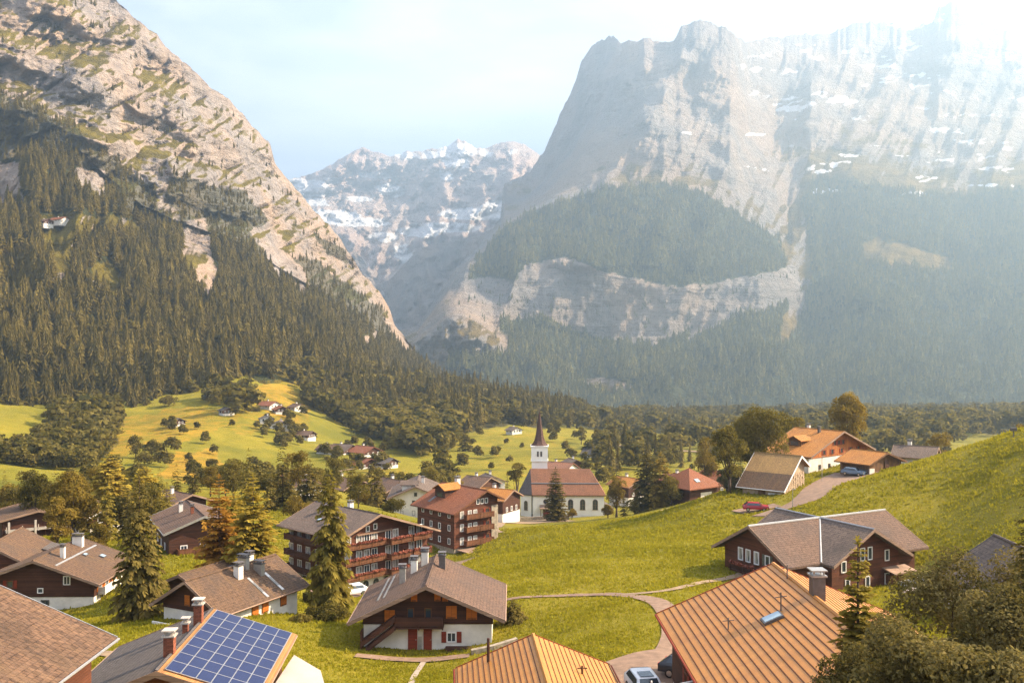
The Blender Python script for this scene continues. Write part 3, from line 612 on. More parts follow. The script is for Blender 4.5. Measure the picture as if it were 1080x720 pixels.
def puff_tree(n, seed, wide=.36, s=.13):
    """unit-height broadleaf of loose leaf clumps"""
    r = np.random.default_rng(seed); lob = []
    for i in range(7):
        a = r.random() * 6.28; zz = .3 + .5 * r.random(); q = wide * .62 * math.sqrt(max(0, 1 - ((zz - .52) / .5) ** 2)) * r.random() ** .5
        lob.append((q * math.cos(a), q * math.sin(a), zz, .15 + .12 * r.random()))
    lob.append((0, 0, .78, .19)); lob.append((0, 0, .45, .28))
    V, F, T = [], [], []
    for i in range(n):
        cx, cy, cz, rr = lob[i % len(lob)]; d = r.normal(size=3); d /= np.linalg.norm(d)
        if d[2] < -.5: d[2] *= -1
        p = np.array((cx, cy, cz)) + d * rr * (.75 + .3 * r.random())
        nn = d + r.normal(size=3) * .55; nn /= np.linalg.norm(nn); u = np.cross(nn, (0.3, .2, 1)); u /= np.linalg.norm(u); w_ = np.cross(nn, u)
        q = s * (.6 + .7 * r.random()); b = len(V); tv = r.random()
        for sx, sy in ((-1, -.6), (.9, -1), (1.1, .7), (-.7, 1)):
            V.append(p + u * sx * q * .5 + w_ * sy * q * .5 + nn * .03 * r.normal()); T.append(tv)
        F += [(b, b + 1, b + 2), (b, b + 2, b + 3)]
    return np.array(V), np.array(F), np.array(T)

def scatter_mesh(name, protos, pick, pos, hgt, wid, tint, mat):
    Vs, Fs, Ts, off = [], [], [], 0
    rot = RNG.random(len(pos)) * 6.283
    for k, (pv, pf, pt) in enumerate(protos):
        ix = np.where(pick == k)[0]
        if not len(ix): continue
        c, s = np.cos(rot[ix])[:, None], np.sin(rot[ix])[:, None]; W = (wid[ix] * hgt[ix])[:, None]
        x = (pv[None, :, 0] * c - pv[None, :, 1] * s) * W; y = (pv[None, :, 0] * s + pv[None, :, 1] * c) * W; z = pv[None, :, 2] * hgt[ix][:, None]
        v = np.stack([x, y, z], -1) + pos[ix][:, None, :]
        Vs.append(v.reshape(-1, 3)); Fs.append((pf[None] + off + (np.arange(len(ix)) * len(pv))[:, None, None]).reshape(-1, 3))
        Ts.append(np.clip(pt[None] * .55 + tint[ix][:, None] * .7 - .12, 0, 1).ravel()); off += len(ix) * len(pv)
    me = mesh_np(name, np.concatenate(Vs), np.concatenate(Fs), mat, False, {'tint': np.concatenate(Ts)})
    return obj(name, me)

def sample_loft(PX, PY, D, mask, n, by='world'):
    X = (PX - 540) * D / 1000; Z = (360 - PY) * D / 1000; Pt = np.stack([X, D, Z], -1)
    a, b, c, d = Pt[:-1, :-1], Pt[:-1, 1:], Pt[1:, 1:], Pt[1:, :-1]
    area = np.linalg.norm(np.cross(c - a, d - b), axis=-1) * .5
    img = np.abs((PX[:-1, 1:] - PX[:-1, :-1]) * (PY[:-1, :-1] - PY[1:, :-1]))
    vis = (PY[:-1, :-1] > PY[1:, :-1])
    wgt = (img if by == 'img' else np.sqrt(area * img * (D[:-1, :-1] / 1000) ** 2)) * mask[:-1, :-1] * (vis + .1)
    p = (wgt / wgt.sum()).ravel(); ix = RNG.choice(len(p), n, p=p); i, j = np.unravel_index(ix, wgt.shape)
    u, v = RNG.random(n)[:, None], RNG.random(n)[:, None]
    return a[i, j] * (1 - u) * (1 - v) + b[i, j] * u * (1 - v) + c[i, j] * u * v + d[i, j] * (1 - u) * v, i, j

SP_MID = [star_conifer(11, 9, 100 + i, s) for i, s in enumerate((.95, 1.1, .85, 1.2))]
SP_FAR = [star_conifer(6, 6, 200 + i, s, .3) for i, s in enumerate((1.0, 1.2, .9))]
PF_MID = [puff_tree(620, 300 + i, s=.085) for i in range(4)]
PF_FAR = [puff_tree(110, 320 + i, s=.15) for i in range(4)]

# --- spruces of the left mountain: the nearest 300 as trees of their own, the rest as one wood
dense = ((LT > .25) & (LT < 2.02)).astype(float) * (lfor > .9) * (fbm(LPX / 11, LPY / 7, 12.0, 3) < .34)
pos, ii, jj = sample_loft(LPX, LPY, LD, dense, 8800)
tpx = pos[:, 0] / pos[:, 1] * 1000 + 540; tpy = 360 - pos[:, 2] / pos[:, 1] * 1000
clump = fbm(pos[:, 0] / 60, pos[:, 1] / 60, pos[:, 2] / 60, 3)
h = np.clip(RNG.normal(22, 6, len(pos)) + 8 * clump, 7, 35) * np.where(tpy < 250, .8, 1)
pos[:, 2] -= .8
near = np.argsort(pos[:, 1] - 3000 * ((tpx < -5) | (tpx > 470)) * -1)[:300]
sp_mesh = [mesh_np('spruce', v, f, M['spruce'], False, {'tint': t}) for v, f, t in SP_MID]
for k in near:
    o = obj('spruce_tree', sp_mesh[int(RNG.integers(4))], None, tuple(pos[k]), RNG.random() * 6.28)
    wd = (.85 + .4 * RNG.random()); o.scale = (h[k] * wd, h[k] * wd, h[k])
    tag(o, 'dark spruce at the lower edge of the dense forest on the steep mountainside', 'tree', 'spruces along the foot of the mountain forest')
rest = np.setdiff1d(np.arange(len(pos)), near)
sc_pos, si, sj = sample_loft(LPX, LPY, LD, ((LT > 2.02) & (LT < 2.93)) * ((lfor > .5) * 1.0 + .35 * (fbm(LPX / 26 + LPY / 40, LPY / 9, 3.0, 4) > .2)), 5200, 'img')
ap = np.concatenate([pos[rest], sc_pos]); ah = np.concatenate([h[rest], RNG.uniform(4, 12, len(sc_pos))])
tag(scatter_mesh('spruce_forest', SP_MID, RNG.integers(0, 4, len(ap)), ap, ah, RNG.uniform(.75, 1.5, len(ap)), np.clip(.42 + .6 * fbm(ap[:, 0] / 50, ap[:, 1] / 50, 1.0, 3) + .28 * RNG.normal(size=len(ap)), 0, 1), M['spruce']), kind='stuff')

# --- woods on the massif across the valley
rmask = (rfor > .9) * (fbm(RPX / 14, RPY / 8, 2.0, 4) < .32) * ((RT > .3) & (RT < 4.4)) * (RPX < 1300)
rp, ri, rj = sample_loft(RPX, RPY, RD, rmask.astype(float), 24000)
rp[:, 2] -= 1
rh = np.clip(RNG.normal(22, 5.5, len(rp)) + 8 * fbm(rp[:, 0] / 90, rp[:, 1] / 90, rp[:, 2] / 90, 3), 10, 38)
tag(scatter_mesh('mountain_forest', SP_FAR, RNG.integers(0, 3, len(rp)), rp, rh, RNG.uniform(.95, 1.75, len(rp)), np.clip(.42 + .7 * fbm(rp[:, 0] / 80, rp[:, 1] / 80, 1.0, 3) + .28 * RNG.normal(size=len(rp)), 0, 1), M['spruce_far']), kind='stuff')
km = ((knoll > .12) | (inpoly(rx, ry, CLIFF_R[0]) | inpoly(rx, ry, CLIFF_R[1]))) & (fbm(RPX / 12, RPY / 12, 5., 3) > .2) & (RT > 1) & (RT < 4)
kp, _, _ = sample_loft(RPX, RPY, RD, km.astype(float), 330, 'img')
tag(scatter_mesh('cliff_scrub', SP_FAR, RNG.integers(0, 3, len(kp)), kp, RNG.uniform(8, 17, len(kp)), RNG.uniform(.9, 1.4, len(kp)), RNG.random(len(kp)), M['spruce_far']), kind='stuff')

# --- woods of the valley floor
def ground_pts(poly, n, dlo, dhi):
    xs = [p[0] for p in poly]; out = []
    while sum(map(len, out)) < n:
        px = RNG.uniform(min(xs), max(xs), 6000); d = np.exp(RNG.uniform(math.log(dlo), math.log(dhi), 6000)); z = gz_px(px, d)
        py = 360 - z / d * 1000 + 3 * RNG.normal(size=6000); ok = inpoly(px, py, poly)
        if ok.sum() == 0: break
        out.append(np.stack([(px - 540) * d / 1000, d, z - .3], -1)[ok])
    return np.concatenate(out)[:n] if out else np.zeros((0, 3))
g1 = ground_pts(WOODS[0], 2600, 560, 1600); g2 = ground_pts(WOODS[1], 4800, 600, 2500); g3 = ground_pts(WOODS[2], 420, 380, 700)
g4 = ground_pts([(600, 455), (1000, 455), (1000, 482), (760, 490), (640, 500), (610, 480)], 420, 420, 1000)
g5 = ground_pts([(340, 430), (470, 440), (480, 470), (455, 482), (420, 474), (380, 458)], 500, 480, 900)
hedge = [ground_pts(p, n, 300, 1000) for p, n in (([(218, 424), (232, 415), (262, 424), (268, 432), (240, 434)], 26), ([(300, 398), (330, 394), (345, 415), (325, 420)], 30), ([(182, 520), (250, 512), (330, 520), (330, 532), (200, 532)], 60), ([(380, 505), (420, 515), (450, 505), (470, 498), (480, 508), (400, 532)], 60), ([(60, 520), (120, 500), (180, 525), (120, 540), (60, 540)], 40), ([(840, 440), (960, 440), (1085, 455), (960, 470), (900, 462)], 260), ([(590, 470), (640, 470), (650, 500), (640, 520), (620, 500)], 30))]
gc = np.concatenate([g1, g2, g3, g4]); conif = RNG.random(len(gc)) < np.where(np.arange(len(gc)) < len(g1), .6, .3)
conif &= ~((gc[:, 0] / gc[:, 1] * 1000 + 540 < 480) & (gc[:, 1] < 720))
CLEAR_V = [[(505, 452), (530, 445), (560, 452), (640, 455), (640, 470), (620, 478), (500, 478)], [(610, 431), (640, 428), (690, 430), (690, 437), (630, 440)], [(660, 462), (700, 455), (705, 470), (665, 480)], [(600, 470), (635, 464), (625, 482)]]
def keep(p):
    qx, qy = p[:, 0] / p[:, 1] * 1000 + 540, 360 - p[:, 2] / p[:, 1] * 1000
    k = np.ones(len(p), bool)
    for c_ in CLEAR_V: k &= ~inpoly(qx, qy, c_)
    return k
def pick_rest(p, hh):
    return p, hh
pc = gc[conif]; pc = pc[keep(pc)]
ft, _, _ = sample_loft(LPX, LPY, LD, ((LT > .3) & (LT < 1.9)) * (lfor > .9) * np.clip(1.9 - LT, 0, 1) ** 3, 620); ft = ft[(ft[:, 0] / ft[:, 1] > -.56)]
pdx = np.concatenate([gc[~conif], g5, ft] + hedge); pdx = pdx[keep(pdx)]
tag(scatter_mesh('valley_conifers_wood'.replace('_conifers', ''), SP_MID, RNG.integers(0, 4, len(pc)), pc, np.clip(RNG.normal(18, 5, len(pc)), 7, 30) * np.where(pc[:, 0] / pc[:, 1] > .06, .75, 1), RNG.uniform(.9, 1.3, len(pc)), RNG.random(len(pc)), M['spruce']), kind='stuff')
bh = np.clip(RNG.normal(11.0, 3, len(pdx)), 4, 18); bh *= np.clip((pdx[:, 1] - 150) / 420, .5, 1.05)
o_ = np.argsort(pdx[:, 1]); pdx, bh = pdx[o_], bh[o_]
nb = 165
pf_mesh = [mesh_np('broadleaf', v, f, M['leaf'], False, {'tint': t}) for v, f, t in PF_MID]
tree_blocked = []
for k in range(nb):
    o = obj('broadleaf_tree', pf_mesh[int(RNG.integers(4))], None, tuple(pdx[k]), RNG.random() * 6.28)
    s = bh[k]; q = .95 + .35 * RNG.random(); o.scale = (s * q, s * q, s)
    tag(o, 'round green broadleaf tree standing in the loose groves of the valley floor', 'tree', 'broadleaf trees of the valley groves')
pr = pdx[nb:]
tag(scatter_mesh('broadleaf_wood', PF_FAR, RNG.integers(0, 4, len(pr)), pr, bh[nb:], RNG.uniform(.95, 1.35, len(pr)), RNG.random(len(pr)), M['leaf']), kind='stuff')
print('forests', round(time.time() - T0, 1))

small = []
for poly, n_, dlo, dhi in (([(258, 440), (335, 440), (338, 474), (270, 472)], 26, 520, 720), ([(335, 468), (412, 476), (410, 500), (345, 492)], 26, 420, 620), ([(120, 450), (250, 440), (240, 480), (170, 500), (120, 490)], 12, 400, 700), ([(200, 498), (345, 500), (345, 520), (200, 520)], 26, 280, 480), ([(480, 452), (640, 450), (640, 490), (480, 500)], 22, 420, 800)):
    for q in ground_pts(poly, n_, dlo, dhi): small.append(q)
for q in small:
    o = obj('broadleaf_tree', pf_mesh[int(RNG.integers(4))], None, tuple(q), RNG.random() * 6.28); s = RNG.uniform(3.5, 8.5); o.scale = (s * 1.25, s * 1.25, s)
    tag(o, 'small round tree dotted over the far open meadows and between the hamlet houses', 'tree', 'small trees scattered on the far meadows')

# ------------------------------------------------------------------ trees near enough to show limbs
def taper(mb, pts, r0, r1, n=7):
    for i in range(len(pts) - 1):
        a, b = i / (len(pts) - 1), (i + 1) / (len(pts) - 1); mb.tube(pts[i], pts[i + 1], r0 * (1 - a) + r1 * a, r0 * (1 - b) + r1 * b, n)
def conifer_arrays(H, Rr, seed, whorls=30, per=6, seg=6, droop=.35, skirt=.06, gap=0.0, leaf=.26, shape=.8, hang=.6):
    per = int(round(per * 1.6)); leaf = leaf * 1.15; seg = seg + 1
    r = np.random.default_rng(seed); V, F, T = [], [], []
    def quad(p, d, l, wd, tv, sag):
        d = d / (np.linalg.norm(d) + 1e-9); s = np.cross(d, (0, 0, 1)); s /= (np.linalg.norm(s) + 1e-9); s = s + np.array((0, 0, .5)) * r.normal(); b = len(V)
        V.extend([p, p + d * l * .45 + s * wd - np.array((0, 0, sag * .4)), p + d * l - np.array((0, 0, sag)), p + d * l * .5 - s * wd - np.array((0, 0, sag * .5))])
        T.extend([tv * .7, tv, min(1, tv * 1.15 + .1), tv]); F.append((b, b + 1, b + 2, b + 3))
    for k in range(whorls):
        t = (k + r.random() * .8) / whorls; z = H * (skirt + (1 - skirt) * t)
        Lm = Rr * ((1 - t) ** shape) * (1 if t > .1 else .75 + 2.5 * t) + Rr * .04
        for j in range(per):
            if r.random() < gap: continue
            a = r.random() * 6.283; Lb = Lm * r.uniform(.65, 1.15); dr = droop * r.uniform(.6, 1.4); upw = .25 * t + .05
            d2 = np.array((math.cos(a), math.sin(a), 0)); sgn = max(2, int(seg * (0.35 + .65 * (1 - t))))
            for s in range(sgn):
                q = (s + .55) / sgn; p = d2 * Lb * q + np.array((0, 0, z + Lb * (upw * q - dr * q * q)))
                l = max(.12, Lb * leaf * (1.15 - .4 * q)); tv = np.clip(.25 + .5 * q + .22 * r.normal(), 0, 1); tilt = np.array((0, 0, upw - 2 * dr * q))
                for sg in (-1, 1):
                    ang = a + sg * r.uniform(.5, 1.15); quad(p, np.array((math.cos(ang), math.sin(ang), 0)) + tilt * .7, l, l * .27, tv, hang * l * r.uniform(.1, .7))
                if s == sgn - 1 or r.random() < .35: quad(p, d2 + tilt, l * 1.1, l * .3, tv, hang * l * .3)
    for s in range(8): quad(np.array((0, 0, H * (.955 + .005 * s))), np.array((math.cos(s * 2.4), math.sin(s * 2.4), 1.6)), H * .025, H * .006, .6, 0)
    return np.array(V), np.array(F), np.array(T)
def broad_arrays(H, Rr, seed, lobes=16, n=3600, leaf=.34, base=.22, flat=1.0, up=.0):
    n = int(n * 2.6); leaf = leaf * .66
    r = np.random.default_rng(seed); lob = []
    cz = H * (base + (1 - base) * .5); hz = H * (1 - base) * .5
    for i in range(lobes):
        d = r.normal(size=3); d /= np.linalg.norm(d); q = r.uniform(.45, .8)
        lob.append((d[0] * Rr * q, d[1] * Rr * q, cz + d[2] * hz * q * .95 + .05 * hz, Rr * r.uniform(.26, .46)))
    lob.append((0, 0, cz, Rr * .55)); lob.append((0, 0, cz + hz * .55, Rr * .42))
    lob = np.array(lob); wgt = lob[:, 3] ** 2; ix = r.choice(len(lob), n, p=wgt / wgt.sum())
    d = r.normal(size=(n, 3)); d /= np.linalg.norm(d, axis=1)[:, None]; d[:, 2] = np.where(d[:, 2] < -.4, -d[:, 2], d[:, 2])
    rr = lob[ix, 3] * (.62 + .45 * r.random(n)); p = lob[ix, :3] + d * rr[:, None] * np.array((1, 1, flat))
    nn = d + r.normal(size=(n, 3)) * .7 + np.array((0, 0, up)); nn /= np.linalg.norm(nn, axis=1)[:, None]
    u = np.cross(nn, r.normal(size=(n, 3))); u /= np.linalg.norm(u, axis=1)[:, None]; w_ = np.cross(nn, u)
    s = (leaf * r.uniform(.55, 1.25, n))[:, None]; fold = nn * s * .22
    V = np.stack([p - u * s * .7, p - w_ * s * .42 + fold, p + u * s * .8, p + w_ * s * .42 + fold], 1).reshape(-1, 3)
    F = np.arange(4 * n).reshape(n, 4); lt = r.random(len(lob)); T = np.repeat(np.clip(lt[ix] * .35 + .65 * r.random(n), 0, 1), 4)
    return V, F, T, lob
def make_conifer(name, label, cat, group, loc, H, Rr, mat, seed, trunk_r=None, **kw):
    root = empty(name, loc, random.random() * 6.28, label, cat, group)
    V, F, T = conifer_arrays(H, Rr, seed, **kw)
    obj('crown', mesh_np('crown', V, F, M[mat], False, {'tint': T}), root)
    b = MB(); taper(b, [(0, 0, -.6), (0, 0, H * .35), (0, 0, H * .97)], trunk_r or H * .016, .03); b.build('trunk', M['bark'], root, smooth=True)
    return root
def make_broad(name, label, cat, group, loc, H, Rr, mat, seed, **kw):
    root = empty(name, loc, 0, label, cat, group)
    V, F, T, lob = broad_arrays(H, Rr, seed, **kw)
    obj('crown', mesh_np('crown', V, F, M[mat], False, {'tint': T}), root)
    b = MB(); taper(b, [(0, 0, -.6), (.1, 0, H * .25), (0, .1, H * .6)], H * .026 + .08, .07)
    for q in lob[:7]: taper(b, [(0, 0, H * .2), (q[0] * .5, q[1] * .5, (q[2] + H * .2) * .5), tuple(q[:3])], H * .011, .02, 5)
    b.build('trunk', M['bark'], root, smooth=True)
    return root
def copy_tree(root, loc, rz, s=1.0, label=None, group=None):
    c_ = root.copy(); link(c_); c_.location = loc; c_.rotation_euler = (0, 0, rz); c_.scale = (s, s, s)
    if label: c_['label'] = label
    if group: c_['group'] = group
    for ch in list(root.children):
        k = ch.copy(); link(k); k.parent = c_
    return c_
def tree_px(kind, px, ytop, d, wpx, mat, label, cat='tree', group=None, seed=None, sink=0, zb=None, **kw):
    """tree that stands on the ground at (px, d) and reaches the height of ytop there"""
    x, y, z = G(px, d, -.1)
    if zb is not None: z = zb
    H = (360 - ytop) * d / 1000 - z; Rr = wpx * d / 2000.0
    f = make_conifer if kind in ('spruce', 'larch', 'conifer') else make_broad
    nm = {'spruce': 'spruce_tree', 'larch': 'larch_tree', 'conifer': 'conifer_tree', 'broad': 'broadleaf_tree', 'bush': 'bush'}[kind]
    return f(nm, label, cat, group, (x, y, z), H, Rr, mat, seed or int(px * 7 + ytop), **kw)

# foreground and village trees
tree_px('spruce', 147, 497, 106, 62, 'spruce', 'big dark spruce with drooping boughs on the lawn beside the white-based chalet', whorls=44, per=6, seg=8, leaf=.24, shape=.7, droop=.4, hang=.9)
tree_px('larch', 349, 496, 109, 46, 'larch_green', 'tall thin yellow-green larch with bare trunk in front of the balcony hotel', whorls=44, per=6, seg=7, droop=.42, gap=.1, leaf=.36, shape=.45, hang=1.3, skirt=.08)
tree_px('larch', 231, 500, 124, 52, 'larch_rust', 'rust-orange autumn larch behind the chalet with shuttered gable', whorls=34, per=6, seg=7, droop=.12, gap=.12, leaf=.34, shape=.68)
tree_px('larch', 267, 500, 121, 60, 'larch', 'golden-yellow larch right of the rust-orange one', whorls=34, per=6, seg=7, droop=.15, gap=.12, leaf=.34, shape=.6)
tree_px('larch', 247, 518, 128, 50, 'larch', 'smaller golden larch squeezed between two taller larches', whorls=34, per=8, seg=6, droop=.2, gap=.05, shape=.5, leaf=.36)
tree_px('bush', 345, 642, 104, 44, 'leaf', 'dark rounded shrub at the foot of the thin larch', 'shrub', n=1700, leaf=.3, base=.0, lobes=10)
tree_px('bush', 318, 652, 101, 26, 'leaf', 'small dark shrub between the solar roof and a larger shrub', 'shrub', n=800, leaf=.28, base=.0, lobes=8)
tree_px('spruce', 541, 632, 97, 34, 'spruce', 'low bushy conifer against the right wall of the stair chalet', 'tree', whorls=16, per=8, seg=6, shape=.5, skirt=.02)
tree_px('broad', 77, 494, 168, 58, 'leaf_yellow', 'large yellow-green broadleaf tree above the white-based chalet', n=4200, leaf=.5, base=.1, lobes=22)
tree_px('broad', 37, 500, 185, 50, 'leaf', 'dark green broadleaf tree behind the flat balcony house', n=3400, leaf=.5, base=.1, lobes=20)
tree_px('broad', 100, 548, 150, 30, 'leaf_yellow', 'small yellowish tree directly left of the big dark spruce', n=1800, leaf=.4, base=.05)
tree_px('larch', 116, 478, 215, 44, 'larch', 'tall golden larch at the foot of the far meadow', whorls=36, per=8, seg=6, shape=.5, droop=.15, leaf=.36)
tree_px('larch', 153, 492, 190, 42, 'larch', 'golden larch rising behind the big dark spruce', whorls=36, per=8, seg=6, shape=.45, droop=.15, leaf=.36)
tree_px('larch', 176, 508, 172, 30, 'larch_green', 'narrow yellow-green larch just right of the big spruce', whorls=24, per=6, seg=5, shape=.5, droop=.2)
tree_px('broad', 8, 515, 205, 44, 'leaf_yellow', 'yellowing broadleaf tree cut by the left edge of the photo', n=2400, leaf=.5, base=.1)
tree_px('broad', 60, 525, 158, 34, 'leaf_yellow', 'rounded yellow-green tree beside the flat balcony house', n=1800, leaf=.42, base=.05)
tree_px('broad', 122, 520, 190, 34, 'leaf', 'mid green tree between the small hidden roof and the tall larch', n=1800, leaf=.45, base=.05)
tree_px('conifer', 327, 484, 215, 34, 'spruce', 'broad conifer with a spiky top behind the balcony hotel roof', whorls=24, per=7, seg=6, shape=.6, droop=.25)
tree_px('conifer', 343, 500, 222, 26, 'spruce', 'shorter conifer touching a broad spiky one behind the hotel', whorls=20, per=7, seg=5, shape=.6)
tree_px('conifer', 300, 500, 232, 30, 'spruce', 'blunt dark conifer left of the broad spiky conifer', whorls=20, per=7, seg=5, shape=.45)
tree_px('broad', 282, 502, 240, 34, 'leaf', 'dark round tree at the near edge of the far meadow', n=1700, leaf=.5, base=.05)
tree_px('broad', 255, 498, 260, 30, 'leaf', 'dark tree behind the golden larch tops', n=1500, leaf=.5, base=.05)
tree_px('broad', 312, 522, 200, 34, 'leaf_yellow', 'olive tree pressed against the left end of the hotel roof', n=1500, leaf=.42, base=.05)
tree_px('conifer', 399, 502, 250, 26, 'spruce', 'dark conifer left of the grey-roofed white house', whorls=22, per=7, seg=5, shape=.55)
tree_px('broad', 414, 528, 222, 26, 'leaf', 'bushy green tree at the white house corner', n=1300, leaf=.4, base=.02)
tree_px('broad', 385, 520, 240, 26, 'leaf_yellow', 'olive-yellow bush tree behind the hotel gable', n=1300, leaf=.4, base=.02)
tree_px('broad', 455, 490, 300, 34, 'leaf', 'round green tree rising behind the grey roof of the white house', n=1500, leaf=.55, base=.05)
tree_px('broad', 480, 498, 300, 20, 'leaf_yellow', 'small olive tree behind the red chalet roofs', n=900, leaf=.45, base=.02)
tree_px('conifer', 586, 492, 281, 24, 'spruce', 'dense cone-shaped conifer standing before the church wall', whorls=36, per=9, seg=6, shape=.55, droop=.1, leaf=.3, skirt=.02)
tree_px('conifer', 535, 497, 284, 12, 'spruce', 'slim dark conifer at the left corner of the church', whorls=26, per=7, seg=5, shape=.5, skirt=.02)
tree_px('broad', 545, 484, 318, 22, 'leaf', 'flat-topped pine behind the apse of the church', n=900, leaf=.6, base=.45, flat=.6)
tree_px('bush', 603, 537, 288, 12, 'leaf_yellow', 'small pale bush beside the cone-shaped church conifer', 'shrub', n=500, leaf=.4, base=0)
tree_px('conifer', 682, 472, 268, 34, 'spruce', 'tall dark conifer in the clump right of the church', whorls=30, per=8, seg=6, shape=.5, skirt=.03)
tree_px('conifer', 697, 476, 266, 34, 'leaf_yellow', 'tall sunlit conifer merging with a dark one right of the church', whorls=30, per=8, seg=6, shape=.5, skirt=.03)
tree_px('broad', 708, 500, 262, 26, 'leaf', 'bushy green tree at the right side of the conifer clump', n=1500, leaf=.42, base=.02)
tree_px('broad', 650, 500, 275, 24, 'leaf_yellow', 'light green tree by the right end of the church', n=1400, leaf=.45, base=.02)
tree_px('conifer', 658, 516, 268, 11, 'spruce', 'little dark pointed conifer near the right end of the church', whorls=20, per=7, seg=4, skirt=.02)
tree_px('bush', 669, 527, 266, 20, 'leaf', 'low round bush in front of the church-side conifer clump', 'shrub', n=700, leaf=.4, base=0)
tree_px('bush', 641, 532, 278, 14, 'leaf_yellow', 'ragged shrub touching the church end wall', 'shrub', n=600, leaf=.4, base=0)
tree_px('conifer', 650, 480, 330, 20, 'spruce', 'dark conifer behind the right end of the church roof', whorls=20, per=7, seg=5)
tree_px('broad', 745, 453, 300, 32, 'leaf_yellow', 'tall olive tree behind the pyramid-roofed house', n=1900, leaf=.55, base=.15, lobes=18)
tree_px('broad', 801, 428, 192, 66, 'leaf', 'large spreading broadleaf tree behind the barn', n=5200, leaf=.48, base=.12, lobes=26)
tree_px('broad', 835, 434, 225, 34, 'leaf', 'smaller crown at the right of the big barn tree', n=1900, leaf=.5, base=.12)
tree_px('broad', 769, 446, 181, 44, 'leaf', 'dark lower tree at the left of the big barn tree', n=2600, leaf=.42, base=.04)
tree_px('conifer', 781, 481, 186, 20, 'leaf_silver', 'silvery-green young conifer against the dark barn trees', whorls=22, per=7, seg=5, shape=.7)
tree_px('bush', 766, 494, 186, 26, 'leaf_silver', 'pale grey-green bush left of the barn', 'shrub', n=1200, leaf=.34, base=0)
tree_px('broad', 894, 407, 236, 46, 'leaf_yellow', 'tall egg-shaped tree rising above the orange farmhouse roof', n=4600, leaf=.5, base=.1, lobes=24)
tree_px('broad', 988, 445, 262, 32, 'leaf_yellow', 'round tree just behind the meadow ridge', n=1800, leaf=.5, base=.1)
tree_px('broad', 957, 462, 270, 26, 'leaf_yellow', 'low tree beside the small house behind the ridge', n=1200, leaf=.5, base=.05)
tree_px('broad', 1076, 430, 235, 22, 'leaf_yellow', 'small tree on the ridge line near the right edge', n=900, leaf=.45, base=.05)
tree_px('broad', 178, 418, 640, 20, 'leaf', 'lone round tree on the upper far meadow', n=700, leaf=1.1, base=.08)
tree_px('broad', 268, 433, 625, 17, 'leaf', 'round dark tree above the red-roofed hamlet', n=600, leaf=1.1, base=.05)
tree_px('broad', 262, 411, 700, 12, 'leaf', 'small tree casting a shadow at the forest gap', n=400, leaf=1.0, base=.05)
for px_, yt, d_, w_, lab in ((143, 459, 455, 22, 'tall dark tree of the clump in the middle of the far meadow'), (160, 464, 455, 20, 'rounded tree at the right of the dark meadow clump'), (152, 478, 430, 24, 'low dense tree at the front of the meadow clump'), (170, 468, 470, 14, 'smallest tree of the meadow clump'), (223, 484, 430, 14, 'lone small bush-like tree on the orange meadow'), (318, 459, 575, 12, 'dark little tree beside the right-hand hamlet house'), (308, 446, 590, 10, 'dark tree amid the red-roofed hamlet'), (355, 470, 500, 14, 'tree left of the brown hillside houses'), (364, 484, 470, 16, 'bushy tree below the brown hillside houses')):
    tree_px('broad', px_, yt, d_, w_, 'leaf', lab, n=500, leaf=.9, base=.03)
tree_px('conifer', 491, 452, 560, 20, 'spruce', 'dark pointed tree at the left edge of the church meadow', whorls=20, per=7, seg=4)
for px_, yt, d_, w_, lab in ((510, 437, 760, 16, 'round tree on the crest of the church meadow'), (522, 440, 740, 16, 'second round tree on the crest of the church meadow, right of the first'), (580, 445, 700, 9, 'pointed tree immediately right of the church spire'), (587, 440, 710, 12, 'taller tree right of the church spire'), (613, 449, 640, 13, 'tree casting a dark shadow right of the spire')):
    tree_px('broad', px_, yt, d_, w_, 'leaf', lab, n=420, leaf=1.1, base=.03)

# more trees filling the gaps between the chalets on the left
V_, F_, T_, lob_ = broad_arrays(9.0, 3.6, 77, n=1500, leaf=.42, base=.06, lobes=18)
fill_kinds = []
for mt_ in ('leaf', 'leaf_yellow'):
    fill_kinds.append((mesh_np('crown', V_, F_, M[mt_], False, {'tint': T_}), 'broadleaf_tree'))
Vc_, Fc_, Tc_ = conifer_arrays(12.0, 2.6, 78, whorls=24, per=5, seg=5, shape=.6, leaf=.3)
fill_kinds.append((mesh_np('crown', Vc_, Fc_, M['spruce'], False, {'tint': Tc_}), 'conifer_tree')); fill_kinds.append((mesh_np('crown', Vc_, Fc_, M['larch_green'], False, {'tint': Tc_}), 'conifer_tree'))
tb_ = MB(); taper(tb_, [(0, 0, -.8), (0, 0, 4), (0, 0, 7)], .22, .06); trunk_ = tb_.mesh('trunk', M['bark'], True)
FILL = [(15, 200), (48, 222), (70, 236), (92, 225), (103, 240), (128, 232), (140, 250), (168, 236), (186, 226), (205, 262), (222, 252), (238, 245), (246, 226), (262, 214), (285, 212), (298, 216), (315, 236), (336, 248), (352, 262), (372, 270), (60, 204), (88, 196), (140, 208), (160, 176), (30, 240), (5, 226), (395, 232), (422, 262), (436, 290), (470, 300), (378, 216), (112, 168), (133, 172)]
FLAB = {'broadleaf_tree': 'leafy green or yellowing tree filling a gap between the chalet roofs', 'conifer_tree': 'slender conifer filling a gap between the chalet roofs'}
for k_, (px_, d_) in enumerate(FILL):
    cm_, nm_ = fill_kinds[(k_ * 7 + k_ // 3) % 4]
    r_ = empty(nm_, G(px_, d_, -.1), RNG.random() * 6.28, FLAB[nm_], 'tree', 'trees between the chalets'); s_ = RNG.uniform(.75, 1.15); r_.scale = (s_, s_, s_ * RNG.uniform(.9, 1.15))
    obj('crown', cm_, r_); obj('trunk', trunk_, r_)

